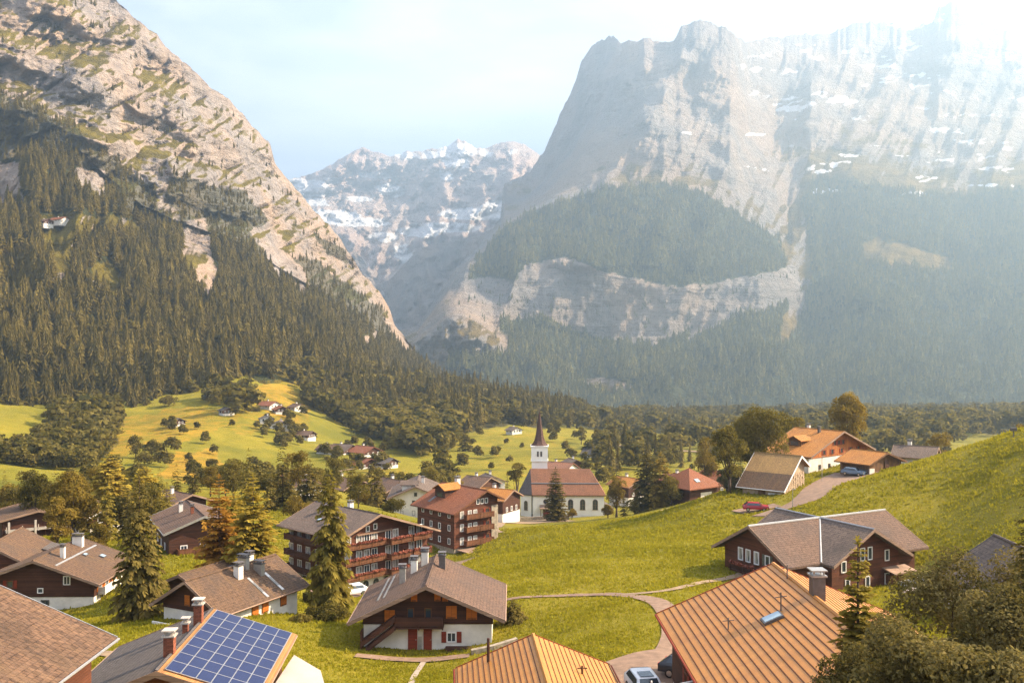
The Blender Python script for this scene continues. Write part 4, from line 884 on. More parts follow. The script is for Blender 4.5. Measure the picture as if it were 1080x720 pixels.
# bushes and young spruce in the near right corner
tree_px('spruce', 905, 566, 44, 62, 'larch_green', 'thin young spruce with sparse branches before the brown cruciform chalet', whorls=44, per=6, seg=7, droop=.12, gap=.05, leaf=.45, shape=.6, hang=.5)
tree_px('spruce', 1090, 484, 38, 100, 'spruce', 'dark spruce cut by the right edge of the photo', whorls=46, per=7, seg=10, droop=.35, leaf=.2, hang=.8)
for px_, yt, d_, w_, n_, lab in ((940, 618, 36, 110, 4600, 'leafy bush in the near corner beside the orange metal roof'), (1000, 578, 39, 135, 6500, 'tall leafy bush with a rounded top in the near right corner'), (1056, 592, 33, 125, 6000, 'dense leafy bush at the lower right corner'), (900, 655, 34, 95, 3600, 'low leafy bush hiding the end of the orange metal roof'), (975, 640, 28, 150, 6500, 'nearest leafy bush at the bottom right'), (1075, 572, 46, 105, 4000, 'bush under the dark spruce at the right edge'), (1040, 650, 25, 150, 5200, 'leafy bush in the extreme bottom right corner')):
    tree_px('bush', px_, yt, d_, w_, 'leaf_bush', lab, 'bush', n=int(n_ * 1.5), leaf=.165, base=-.1, lobes=46, up=.3)
print('trees', round(time.time() - T0, 1))

# ------------------------------------------------------------------ houses
_win_cache = {}
def win_meshes(w_, h_, frame, style):
    k = (round(w_, 2), round(h_, 2), frame, style)
    if k in _win_cache: return _win_cache[k]
    b = MB(); t = min(.12, w_ * .14)
    if style == 'arch':
        n = 9; r_ = w_ / 2; hs = h_ - r_
        out = [(-r_ - t, 0), (-r_ - t, hs)] + [(-(r_ + t) * math.cos(math.pi * i / n), hs + (r_ + t) * math.sin(math.pi * i / n)) for i in range(1, n)] + [(r_ + t, hs), (r_ + t, 0)]
        inn = [(-r_, .08), (-r_, hs)] + [(-r_ * math.cos(math.pi * i / n), hs + r_ * math.sin(math.pi * i / n)) for i in range(1, n)] + [(r_, hs), (r_, .08)]
        for i in range(len(out) - 1): b.prism([out[i], out[i + 1], inn[i + 1], inn[i]], -.1, .02)
        b.box((0, -.03, .04), (w_ + 2 * t + .2, .25, .1)); b.box((0, -.02, hs * .55), (.06, .06, hs * 1.05)); b.box((0, -.02, hs * .6), (w_, .05, .05))
        p = MB(); p.prism(inn, -.012, .03)
    elif style == 'round':
        n = 16; c_ = [(math.cos(2 * math.pi * i / n), math.sin(2 * math.pi * i / n)) for i in range(n)]
        for i in range(n):
            a, e = c_[i], c_[(i + 1) % n]; b.prism([(a[0] * (w_ / 2 + t), h_ / 2 + a[1] * (w_ / 2 + t)), (e[0] * (w_ / 2 + t), h_ / 2 + e[1] * (w_ / 2 + t)), (e[0] * w_ / 2, h_ / 2 + e[1] * w_ / 2), (a[0] * w_ / 2, h_ / 2 + a[1] * w_ / 2)], -.1, .02)
        p = MB(); p.prism([(a * w_ / 2, h_ / 2 + e * w_ / 2) for a, e in c_], -.012, .03)
    else:
        b.box((-(w_ - t) / 2, -.03, h_ / 2), (t, .1, h_)); b.box(((w_ - t) / 2, -.03, h_ / 2), (t, .1, h_)); b.box((0, -.03, h_ - t / 2), (w_ - 2 * t, .1, t)); b.box((0, -.05, .05), (w_ - 2 * t, .16, .1))
        if w_ > .9:
            for i in range(1, max(2, int(w_ / .75))): b.box((-w_ / 2 + w_ * i / max(2, int(w_ / .75)), -.03, h_ / 2), (.07, .06, h_ - 2 * t))
        p = MB(); p.box((0, .0, h_ / 2), (w_ - 2 * t + .02, .03, h_ - 2 * t + .02))
    s = MB(); sw = max(.28, w_ * .48)
    s.box((0, 0, h_ / 2), (sw, .06, h_ + .06)); s.box((0, -.035, h_ * .2), (sw * .9, .03, .09)); s.box((0, -.035, h_ * .8), (sw * .9, .03, .09))
    g = 'curtain' if style == 'curtain' else 'glass'
    _win_cache[k] = (b.mesh('window', M[frame]), p.mesh('pane', M[g]), s, sw, {})
    return _win_cache[k]

class House:
    """gable house; local x across, y along the ridge from the front gable to the back, origin on the ground below the middle of the ridge"""
    def __init__(s, name, label, cat, cx, cy, zb, phi, Lr, zr, wl, hl, wr, hr, wall='wood', base='plaster', roof='roof_pink', split=None, of=1.1, os_=1.0, t=.26, group=None, trim='trim', kind=None):
        s.root = empty(name, (cx, cy, zb), phi, label, cat, group); s.zr = zr - zb; s.L = Lr; s.wl, s.hl, s.wr, s.hr = wl, hl, wr, hr; s.t = t; s.of, s.os = of, os_
        s.xl, s.xr, s.yf, s.yb = -(wl - os_), wr - os_, -Lr / 2 + of, Lr / 2 - of
        ze = s.zroof
        s.el, s.er = ze(s.xl) - t, ze(s.xr) - t; top = s.zr - t
        sp = min(s.el, s.er) * .45 if split is None else split
        s.sp = sp
        if base and sp > 0:
            b = MB(); b.box(((s.xl + s.xr) / 2, 0, sp / 2 - 1.5), (s.xr - s.xl - .12, s.yb - s.yf - .12, sp + 3)); b.build('base_wall', M[base], s.root)
        b = MB(); zz = sp if (base and sp > 0) else -3
        b.prism([(s.xl, zz), (s.xr, zz), (s.xr, s.er), (0, top), (s.xl, s.el)], s.yf, s.yb)
        if base and sp > 0: b.box(((s.xl + s.xr) / 2, 0, sp + .1), (s.xr - s.xl + .1, s.yb - s.yf + .1, .16))
        s.wall = b.build('wall', M[wall], s.root)
        b = MB(); y0, y1 = -Lr / 2, Lr / 2
        b.slab([(-wl, y0, s.zr - hl), (0, y0, s.zr), (0, y1, s.zr), (-wl, y1, s.zr - hl)], t)
        b.slab([(0, y0, s.zr), (wr, y0, s.zr - hr), (wr, y1, s.zr - hr), (0, y1, s.zr)], t)
        b.tube((0, y0 - .02, s.zr - .02), (0, y1 + .02, s.zr - .02), .15, n=6)
        s.roof = b.build('roof', M[roof], s.root)
        if trim:
            b = MB()
            for y in (y0 - .035, y1 + .035):
                for w_, h_, sg in ((wl, hl, -1), (wr, hr, 1)):
                    b.prism([(0, s.zr + .05), (sg * w_, s.zr - h_ + .05), (sg * w_, s.zr - h_ - t - .06), (0, s.zr - t - .06)], y - .03, y + .03)
            for w_, h_, sg in ((wl, hl, -1), (wr, hr, 1)):
                b.tube((sg * (w_ + .07), y0 - .06, s.zr - h_ - .1), (sg * (w_ + .07), y1 + .06, s.zr - h_ - .1), .08, n=6)
            b.build('fascia', M[trim], s.root)
    def zroof(s, x): return s.zr - (s.hl * -x / s.wl if x < 0 else s.hr * x / s.wr)
    def pos(s, side, u, z, out=0.0):
        return {'front': ((u, s.yf - out, z), 0), 'back': ((-u, s.yb + out, z), math.pi), 'right': ((s.xr + out, u, z), math.pi / 2), 'left': ((s.xl - out, -u, z), -math.pi / 2)}[side]
    def win(s, side, u, z, w_, h_, frame='white', shutter=None, style='plain', closed=False):
        out = 0.0 if z >= s.sp else -.06
        (p, rz) = s.pos(side, u, z, out); fm, pm, sh, sw, sc = win_meshes(w_, h_, frame, style)
        o = obj('window', fm, s.root, p, rz)
        if not closed: obj('pane', pm, o)
        if shutter:
            if shutter not in sc: sc[shutter] = sh.mesh('shutter', M[shutter])
            for sg in (-1, 1):
                x = sg * (w_ * .25) if closed else sg * (w_ / 2 + sw / 2 + .04)
                obj('shutter', sc[shutter], o, (x, -.09 if closed else -.045, 0))
        return o
    def row(s, side, us, z, w_, h_, **k):
        for u in us: s.win(side, u, z, w_, h_, **k)
    def door(s, side, u, w_=1.0, h_=2.05, m='shutter_red', z=0):
        out = -.06 if z < s.sp else 0
        p, rz = s.pos(side, u, z, out); b = MB(); b.box((0, -.03, h_ / 2), (w_, .1, h_)); d = b.build('door', M[m], s.root, p, rz)
        b = MB(); b.box((w_ * .36, -.11, h_ * .48), (.14, .06, .05)); b.build('handle', M['metal_pale'], d)
    def balcony(s, side, u, z, w_, dep=1.3, rail=.95, m='wood_rail', flowers=False):
        p, rz = s.pos(side, u, z); b = MB(); b.box((0, -dep / 2, .09), (w_, dep, .18)); b.box((0, -dep + .05, rail * .55 + .1), (w_, .08, rail * .8)); b.box((0, -dep + .05, rail + .12), (w_ + .06, .16, .08))
        for sg in (-1, 1): b.box((sg * (w_ / 2 - .04), -dep / 2, rail * .55 + .1), (.08, dep - .1, rail * .8))
        for i in range(max(2, int(w_ / 2.6)) + 1): b.box((-w_ / 2 + .08 + (w_ - .16) * i / max(2, int(w_ / 2.6)), -dep + .02, .5), (.12, .14, 1.15))
        o = b.build('balcony', M[m], s.root, p, rz)
        if flowers:
            f = MB(); r_ = random.Random(int(u * 10 + z * 7)); x = -w_ / 2 + .25
            f.box((0, -dep - .08, rail - .02), (w_ - .2, .16, .12))
            while x < w_ / 2 - .2:
                q = .13 + .16 * r_.random(); f.box((x, -dep - .1 + .06 * r_.random(), rail + .06 + .12 * r_.random()), (q * 1.7, q * 1.3, q * 1.6), r_.random() * 3, r_.random()); x += .18 + .28 * r_.random()
            f.build('flower_box', M['flowers'], o)
        return o
    def chimney(s, x, y, h_=1.3, w_=.7, m='plaster', cap='metal_dark', d_=None):
        z = s.zroof(x); d_ = d_ or w_; b = MB(); b.box((x, y, z + h_ / 2 - .4), (w_, d_, h_ + .8))
        c_ = b.build('chimney', M[m], s.roof)
        b = MB()
        b.box((x, y, z + h_ + .03), (w_ + .18, d_ + .18, .1))
        for sx in (-1, 1):
            for sy in (-1, 1): b.box((x + sx * (w_ / 2 - .08), y + sy * (d_ / 2 - .08), z + h_ + .2), (.08, .08, .24))
        b.box((x, y, z + h_ + .36), (w_ + .2, d_ + .2, .07)); b.build('chimney_cap', M[cap], s.roof)
    def skylight(s, x, y, w_=.8, l_=1.1):
        z = s.zroof(x); sl_ = math.atan2(-s.hr if x > 0 else s.hl, s.wr if x > 0 else s.wl); b = MB(); b.box((0, 0, .08), (l_, w_, .16))
        o = b.build('skylight', M['metal_dark'], s.roof, (x, y, z)); o.rotation_euler = (0, -sl_, 0)
        b = MB(); b.box((0, 0, .175), (l_ - .2, w_ - .2, .03)); o2 = b.build('skylight_pane', M['glass_sky'], s.roof, (x, y, z)); o2.rotation_euler = (0, -sl_, 0)
    def dormer(s, x, y, w_, h_, dep, roof, wall='wood'):
        """gabled dormer on the slope on side of x, facing away from the ridge"""
        sg = -1 if x < 0 else 1; z = s.zroof(x); x1 = x - sg * dep; zt = z + h_
        b = MB(); b.prism([(y - w_ / 2, z - .6), (y + w_ / 2, z - .6), (y + w_ / 2, zt - w_ * .25), (y, zt), (y - w_ / 2, zt - w_ * .25)], min(x, x1), max(x, x1), 'x'); d = b.build('dormer', M[wall], s.root)
        b = MB(); ov = .4; xa = x + sg * .5
        for k in (-1, 1):
            q = [(xa, y, zt + .2), (xa, y + k * (w_ / 2 + ov), zt + .2 - (w_ / 2 + ov) * .5), (x1 - sg * 1.2, y + k * (w_ / 2 + ov), zt + .2 - (w_ / 2 + ov) * .5), (x1 - sg * 1.2, y, zt + .2)]
            b.slab(q, .16)
        b.build('dormer_roof', M[roof], d)
        b = MB(); b.box((x + sg * .03, y, z + .55), (.06, w_ * .55, .8)); b.build('dormer_window', M['glass'], d)
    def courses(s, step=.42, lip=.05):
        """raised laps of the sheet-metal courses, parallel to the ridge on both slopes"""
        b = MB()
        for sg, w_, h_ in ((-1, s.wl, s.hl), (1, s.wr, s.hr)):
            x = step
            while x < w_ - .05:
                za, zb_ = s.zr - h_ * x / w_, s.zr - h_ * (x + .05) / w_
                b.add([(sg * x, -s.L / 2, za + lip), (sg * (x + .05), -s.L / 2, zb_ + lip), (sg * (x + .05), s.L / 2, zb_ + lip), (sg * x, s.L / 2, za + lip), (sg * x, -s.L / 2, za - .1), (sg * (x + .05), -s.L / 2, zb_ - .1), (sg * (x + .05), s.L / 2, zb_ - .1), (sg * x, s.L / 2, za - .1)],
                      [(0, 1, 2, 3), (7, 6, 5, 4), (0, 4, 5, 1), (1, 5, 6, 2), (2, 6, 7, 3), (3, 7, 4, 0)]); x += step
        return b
def mat_skyglass():
    m, nt = new_mat('skylight_glass'); finish(nt, (0.25, 0.33, 0.38), 0.06, spec=1.0); return m
M['glass_sky'] = mat_skyglass()
M['wood_pale'] = mat_wood('weathered_boards', (0.36, 0.26, 0.17), vertical=True, var=.25)

def from_px(A, dA, phi, Lr):
    a = P(*A, dA); r_ = np.array((-math.sin(R(phi)), math.cos(R(phi)))); c_ = a[:2] + r_ * Lr / 2
    return float(c_[0]), float(c_[1]), float(a[2])

# --- stair chalet in the middle of the foreground
cx, cy, zr = from_px((449, 618), 90, 0, 13.4)
h = House('chalet', 'dark wooden chalet with white ground floor and outside stair', 'chalet', cx, cy, -29.75, R(0), 13.4, zr, 7.4, 3.45, 7.5, 3.2, roof='roof_pink', split=2.5, of=1.5, os_=1.2)
for u, z, w_, h_ in ((-3.6, 2.75, 1.0, 1.1), (2.35, 3.1, 1.05, 1.15), (4.3, 3.0, 1.05, 1.15), (-1.25, 4.75, .62, .68), (1.0, 4.8, .6, .7), (1.75, 4.75, .5, .6)): h.win('front', u, z, w_, h_, 'wood_rail', 'shutter_orange', closed=True)
h.win('front', 2.35, .75, .95, 1.0, 'white', 'shutter_red'); h.win('front', -1.6, 2.6, .7, 1.5, 'wood_rail'); h.win('front', .1, 2.6, .7, 1.5, 'wood_rail')
h.door('front', -1.4, .9, 2.1); h.door('front', .05, .8, 2.1); h.door('front', -.7, .35, 1.3, 'metal_pale')
h.balcony('front', -.7, 2.35, 4.7, 1.15, .95, 'wood')
b = MB(); y0 = h.yf - .7
for i in range(14):
    t = i / 13; b.box((-5.9 + 2.85 * t, y0 - .2, .12 + 2.2 * t), (.3, 1.0, .08))
for yy in (y0 - .75, y0 + .3): b.slab([(-6.1, yy - .05, .35), (-3.0, yy - .05, 2.75), (-3.0, yy + .05, 2.75), (-6.1, yy + .05, .35)], .5); b.slab([(-6.1, yy - .04, 1.3), (-3.0, yy - .04, 3.6), (-3.0, yy + .04, 3.6), (-6.1, yy + .04, 1.3)], .55)
b.build('stair', M['wood'], h.root)
b = MB(); b.box((3.5, y0 + .1, .2), (3.4, .9, .5)); b.build('planter', M['wood'], h.root); b = MB(); b.box((-6.15, y0 - .2, 1.1), (.16, 1.2, 2.2)); b.build('stair_screen', M['wood'], h.root)
h.row('right', (-3, 0, 3), 2.5, .9, .9, frame='wood_rail', shutter='shutter_orange', closed=True); h.row('left', (-3, 1, 3.5), 2.5, .9, .8, frame='wood_rail', shutter='shutter_orange', closed=True)
h.chimney(.9, 2.3, 1.3, .65, 'metal_dark'); h.chimney(-3.0, .3, 1.5, .6, 'metal_pale'); h.chimney(-2.1, 3.0, 1.3, .65, 'plaster'); h.chimney(-1.1, 4.4, 1.4, .7, 'plaster')
b = MB()
for x0 in (-5.2, -4.6): b.slab([(x0, -3, h.zroof(x0) + .05), (x0 + .22, -3, h.zroof(x0 + .22) + .05), (x0 + .22, 5.8, h.zroof(x0 + .22) + .05), (x0, 5.8, h.zroof(x0) + .05)], .08)
b.build('snow_guard', M['metal_pale'], h.roof)

# --- shuttered chalet behind the solar roof
cx, cy, zr = from_px((194.6, 612.6), 100, -27, 14.2)
h = House('chalet', 'brown tiled chalet with two orange shutters in its dark gable', 'chalet', cx, cy, -30.8, R(-27), 14.2, zr, 5.1, 3.05, 5.1, 3.05, roof='roof_brown', split=2.1, of=1.0, os_=.9)
for u in (-.55, .75): h.win('front', u, 2.7, .75, 1.05, 'wood_rail', 'shutter_orange', closed=True)
h.row('right', (-1.0, .6), .9, 1.0, 1.2, frame='wood_rail', shutter='shutter_orange', closed=True); h.win('right', 3.6, .9, 1.0, 1.0, 'wood_rail', 'shutter_orange', closed=True)
h.chimney(1.4, -.6, 1.3, .75, 'plaster'); h.chimney(.3, 1.4, 1.0, 1.2, 'metal_pale', d_=.6); h.chimney(1.6, 2.5, 1.0, 1.1, 'metal_pale', d_=.6); h.chimney(-.3, 3.0, 1.0, .7, 'plaster')
b = MB()
for x0 in (1.9, 2.6): b.slab([(x0, .2, h.zroof(x0) + .07), (x0 + 2.2, .2, h.zroof(x0 + 2.2) + .07), (x0 + 2.2, .55, h.zroof(x0 + 2.2) + .07), (x0, .55, h.zroof(x0) + .07)], .1); b.slab([(x0, 2.9, h.zroof(x0) + .07), (x0 + 2.0, 2.9, h.zroof(x0 + 2.0) + .07), (x0 + 2.0, 3.3, h.zroof(x0 + 2.0) + .07), (x0, 3.3, h.zroof(x0) + .07)], .1)
b.build('roof_flashing', M['metal_pale'], h.roof)
b = MB(); b.box((-1.1, -9.2, .75), (2.6, .14, 1.7)); b.build('garden_screen', M['plaster'], h.root)

# --- solar house
cx, cy, zr = from_px((163, 708), 55, 3, 12.9)
h = House('solar_house', 'house with a roof of blue solar panels on its sunny side', 'house', cx, cy, -26.3, R(3.5), 12.9, zr, 6.6, 2.6, 5.9, 1.95, wall='wood_red', base='plaster', roof='roof_slate', split=1.6, of=.9, os_=.8)
b = MB(); q = .05
b.slab([(.06, -6.5, h.zr + q), (5.98, -6.5, h.zroof(5.98) + q), (5.98, 6.5, h.zroof(5.98) + q), (.06, 6.5, h.zr + q)], .12); b.build('eave_boarding', M['trim_orange'], h.roof)
ncol, nrow = 6, 8; pw, pl = 5.25 / ncol, 12.2 / nrow
for i in range(ncol):
    for j in range(nrow):
        if j < 1 and i < 0: continue
        x0 = .42 + i * pw; y0 = -6.05 + j * pl; m_ = .03
        Z = lambda x: h.zroof(x) + .16
        b = MB(); b.slab([(x0 + m_, y0 + m_, Z(x0 + m_)), (x0 + pw - m_, y0 + m_, Z(x0 + pw - m_)), (x0 + pw - m_, y0 + pl - m_, Z(x0 + pw - m_)), (x0 + m_, y0 + pl - m_, Z(x0 + m_))], .05)
        pn = b.build('solar_panel', M['solar'], h.root)
        if i == 0 and j == 0: pass
b = MB()
for i in range(ncol + 1):
    x0 = .42 + i * pw; b.slab([(x0 - .03, -6.08, h.zroof(x0) + .175), (x0 + .03, -6.08, h.zroof(x0) + .175), (x0 + .03, 6.18, h.zroof(x0) + .175), (x0 - .03, 6.18, h.zroof(x0) + .175)], .05)
for j in range(nrow + 1):
    y0 = -6.05 + j * pl; b.slab([(.42, y0 - .03, h.zroof(.42) + .172), (5.67, y0 - .03, h.zroof(5.67) + .172), (5.67, y0 + .03, h.zroof(5.67) + .172), (.42, y0 + .03, h.zroof(.42) + .172)], .05)
b.build('panel_rails', M['metal_pale'], h.root)
h.chimney(-.15, -3.2, 1.15, .6, 'brick_red', 'concrete'); h.chimney(-.1, 3.2, 1.3, .55, 'brick_red', 'concrete'); h.chimney(-.6, 1.9, .6, .35, 'brick_red', 'concrete')
h.row('front', (-2.5, 0, 2.5), 2.6, 1.0, 1.1, shutter='shutter_orange')

# --- tiled roof in the near left corner
h = House('tiled_house', 'large near roof of weathered brown tiles in the left corner', 'house', -31.1, 44, -22.6, 0, 22, -13.55, 8.1, 3.55, 8.2, 3.6, roof='roof_near', split=2.0, of=.9, os_=1.1, trim='metal_pale', wall='wood_red')
h.row('right', (-6, -2, 2, 6), 2.4, 1.0, 1.1, shutter='shutter_orange')

# --- white-based chalet on the left
cx, cy, zr = from_px((34.4, 591), 125, 1, 14.7)
h = House('chalet', 'wide low-gabled chalet of dark wood over a white base beside the big spruce', 'chalet', cx, cy, -36, R(1), 14.7, zr, 8.6, 3.15, 8.6, 3.15, wall='wood', roof='roof_brown', split=2.0, of=1.3, os_=1.1)
h.win('front', .4, 2.5, .8, .7, 'white'); h.win('front', 3.9, 3.6, .95, 1.2, 'white'); h.win('front', -3.6, 3.2, .9, 1.0, 'wood_rail', 'shutter_red'); h.win('front', 1.0, .9, 1.1, .7, 'metal_dark')
h.row('right', (-4.2, -2, .6, 3), 2.4, 1.0, 1.2, frame='white', shutter='shutter_orange'); h.row('right', (-3.6, -.5, 2.5), .1, 1.2, 1.7, frame='white')
h.balcony('right', -.5, 2.05, 9, 1.0, .9, 'plaster')
h.chimney(1.0, 4.0, 1.3, 1.4, 'plaster', d_=.7); h.chimney(1.8, -2.6, 1.5, .55, 'plaster'); h.skylight(3.2, 1.2, 1, .6); h.skylight(4.9, 3.0, 1.1, .8)
b = MB(); b.slab([(2.4, -6.3, h.zroof(2.4) + .06), (2.65, -6.3, h.zroof(2.65) + .06), (2.65, 6.5, h.zroof(2.65) + .06), (2.4, 6.5, h.zroof(2.4) + .06)], .08); b.build('snow_guard', M['metal_pale'], h.roof)

# --- orange-brown house far left
cx, cy, zr = from_px((-12, 575), 135, 9, 13.5)
h = House('chalet', 'orange-brown roofed house with a dark lean-to, left of the white-based chalet', 'chalet', cx, cy, -37, R(9), 13.5, zr, 5.8, 3.0, 5.6, 3.1, wall='wood_red', roof='roof_brown', split=1.8)
h.row('front', (-2, 1.5), 2.6, .9, 1.0, shutter='shutter_red'); h.row('right', (-3, 0, 3), 2.0, .9, 1.1, shutter='shutter_red')
b = MB(); b.slab([(4.6, 1.2, h.zroof(4.6) + .25), (8.2, 1.2, h.zroof(4.6) - .7), (8.2, 6.0, h.zroof(4.6) - .7), (4.6, 6.0, h.zroof(4.6) + .25)], .18); b.build('lean_to_roof', M['roof_slate'], h.root)
b = MB(); b.box((6.1, 3.6, 1.0), (2.9, 4.2, 4.3)); b.build('lean_to', M['wood'], h.root)

# --- flat balcony house
h = House('balcony_house', 'dark house with long white balcony slabs under a low brown roof', 'house', -94, 186, -39.5, R(35), 13, -32.2, 7, 1.4, 7, 1.4, wall='wood', base=None, roof='roof_brown', of=1.2)
for z in (1.3, 3.7): h.balcony('front', 0, z, 11, 1.5, .35, 'concrete'); h.balcony('right', 0, z, 9, 1.5, .35, 'concrete')
for u in (-5, -.5, 4): b = MB(); b.box((u, h.yf - 1.4, 2.6), (.35, .35, 6)); b.build('post', M['concrete'], h.root)
h.row('front', (-3.4, .8, 3.6), 2.0, 1.4, 1.4, frame='wood_rail'); h.row('right', (-3, 0, 3), 4.2, 1.2, 1.3, frame='wood_rail')
# --- small hidden roof between trees
cx, cy, zr = from_px((118, 534), 196, 40, 10)
h = House('chalet', 'house with an ochre roof mostly hidden among yellow trees', 'chalet', cx, cy, -40, R(40), 10, zr, 5, 1.9, 5, 1.9, wall='wood', roof='roof_barn', base='plaster', trim='white'); h.row('front', (-2, 1), 2.6, 1, 1); h.row('left', (-2, 2), 2.6, 1, 1)
# --- big tiled house behind the spruce
cx, cy, zr = from_px((216, 544), 150, 28, 17)
h = House('chalet', 'dark chalet with pinkish tiled roof and long grey gable edge behind the larches', 'chalet', cx, cy, -36.5, R(28), 17, zr, 6.2, 2.3, 6.2, 2.3, wall='wood', roof='roof_pink', split=2, trim='metal_pale')
h.row('front', (-3, 0, 3), 3.2, 1.1, 1.2); h.row('front', (-3, 0, 3), .5, 1.1, 1.2); h.row('left', (-5, -1, 3), 3, 1.1, 1.2); h.balcony('front', 0, 2.9, 8, 1.2); h.chimney(-2, 2, 1.3, .6); h.chimney(-1, -3, 1.2, .5, 'brick_red')
cx, cy, zr = from_px((203, 521), 205, 50, 11)
h = House('chalet', 'small chalet with a pale pinkish roof above the larger tiled one', 'chalet', cx, cy, -39.5, R(50), 11, zr, 5, 1.8, 5, 1.8, wall='wood', roof='roof_pink', split=1.5); h.row('left', (-3, 0, 3), 2, .9, 1); h.row('front', (-1.5, 1.5), 2.2, .9, 1); h.chimney(-1, 1, 1.2, .6)
cx, cy, zr = from_px((188, 606), 112, -24, 11)
h = House('shed', 'long low brown shed roof behind the shuttered chalet', 'shed', cx, cy, -31.6, R(-24), 11, zr, 3.6, 1.5, 3.6, 1.5, wall='wood', roof='roof_brown', base=None); h.row('front', (0,), 1.2, 1, .9, frame='wood_rail'); h.skylight(1.5, 2, .7, .6)

# --- hotel with flowered balconies
cx, cy, zr = from_px((401.4, 542), 160, 46, 19)
h = House('hotel', 'four-storey wooden hotel with flowered balconies on its gable front', 'hotel', cx, cy, -42.2, R(46), 19, zr, 8.2, 3.2, 13.5, 4.6, wall='wood_red', base='plaster', roof='roof_grey', split=2.3, of=2.0, os_=1.4, trim='trim')
for k, z in enumerate((2.5, 5.1, 7.7)):
    h.balcony('front', -2.6, z, 8.4, 1.5, .95, 'wood_rail', True); h.balcony('front', 4.4, z - .1, 4.6, 2.3, .95, 'wood_rail', True); h.balcony('front', 9.4, z - .2, 4.2, 2.0, .95, 'wood_rail', True)
    for u in (-5.3, -3.0, -1.4, .2, 3.2, 4.8, 8.4, 10.2): h.win('front', u, z + .25, 1.25, 1.75, 'white', style='curtain' if (u * 3 + k) % 2 < 1.3 else 'plain')
    for u in (-7, -4.4, -1.8, 1, 3.6, 6.2): h.win('left', u, z + .35, 1.3, 1.5, 'white' if k < 2 else 'metal_pale', style='curtain')
    h.balcony('left', 0, z, 15, 1.2, .9, 'wood')
h.row('front', (-5.5, -3.6, -1.6, .6, 2.8), .2, 1.3, 1.7, frame='white', style='arch'); h.row('left', (-6, -3, 0, 3, 6), .5, 1.2, 1.4, frame='white')
h.win('front', -1.2, 10.0, .8, 1, 'white'); h.win('front', .4, 10.2, .8, 1, 'white'); b = MB(); b.box((.2, h.yf - .2, 9.75), (7.5, .4, .22)); b.build('gable_beam', M['trim'], h.root)
h.chimney(-3.5, -2, .7, .6, 'metal_dark'); h.chimney(-2, 4, .8, .5, 'metal_dark'); h.chimney(3, 3, 1.2, .8, 'plaster'); h.skylight(-4.6, 1.5, 1, .8)

# --- big red-roofed chalet behind it
cx, cy, zr = from_px((513, 516.7), 195, 40, 15)
h = House('chalet', 'tall brown chalet with rust-red metal roof and dormer next to the hotel', 'chalet', cx, cy, -43.4, R(40), 15.5, zr, 8.4, 4.0, 4.6, 2.2, wall='wood_red', base='stone', roof='roof_rust', split=1.6, of=1.2, os_=.9, trim='wood_rail')
for k, z in enumerate((2.0, 4.7, 7.3)):
    h.balcony('front', -1.6, z, 7.2, 1.1, .95, 'wood_rail'); h.row('front', (-5.6, -3.6, -2.2), z + .2, .95, 1.5, frame='white', style='curtain')
    h.win('front', 1.0, z + .3, 1.0, 1.4, 'wood_rail', 'shutter_red'); h.row('left', (-4.5, -1.5, 1.5, 4.8), z + .3, .85, 1.25, frame='white')
h.row('front', (-1.5, -.4, .7), 10.0, .8, 1.1, frame='white'); h.dormer(-4.6, 2.4, 3.6, 2.6, 3.4, 'roof_orange', 'wood'); h.chimney(.6, 3.2, 1.6, .9, 'plaster')
b = MB(); b.box((h.xr - .9, h.yf - .12, 4.6), (1.7, .24, 9.6)); b.build('stone_corner', M['stone'], h.root)
b = MB(); b.box((h.xl + 2.6, h.yf - 2.2, 1.4), (4.4, 3.6, .2))
for x in (h.xl + .6, h.xl + 4.6): b.box((x, h.yf - 3.8, .2), (.2, .2, 2.4))
b.build('porch', M['trim'], h.root); b = MB(); b.slab([(-6.5, 3.5, h.zroof(-6.5) + .05), (-2.9, 3.5, h.zroof(-2.9) + .05), (-2.9, 4.3, h.zroof(-2.9) + .05), (-6.5, 4.3, h.zroof(-6.5) + .05)], .1); b.build('roof_flashing', M['metal_dark'], h.roof)

# --- white house with grey roof
cx, cy, zr = from_px((438, 513), 240, 3, 21)
h = House('white_house', 'white plastered house with a broad grey-brown roof', 'house', cx, cy, -45, R(3), 21, zr, 7.2, 3.0, 7.4, 3.0, wall='plaster', base=None, roof='roof_grey', of=1.4)
h.row('front', (-3.5, -.5), 3.4, .8, 1.2, frame='metal_dark'); h.row('front', (-3.5, -.5, 2.5), .8, .8, 1.2, frame='metal_dark'); h.win('front', 0, 5.6, .8, 1, 'metal_dark'); h.row('right', (-6, -2, 2, 6), 3, .9, 1.2, frame='metal_dark'); h.chimney(1.5, 0, 1.4, .8); h.dormer(-3.5, -6, 3.2, 2.3, 3, 'roof_grey', 'plaster')

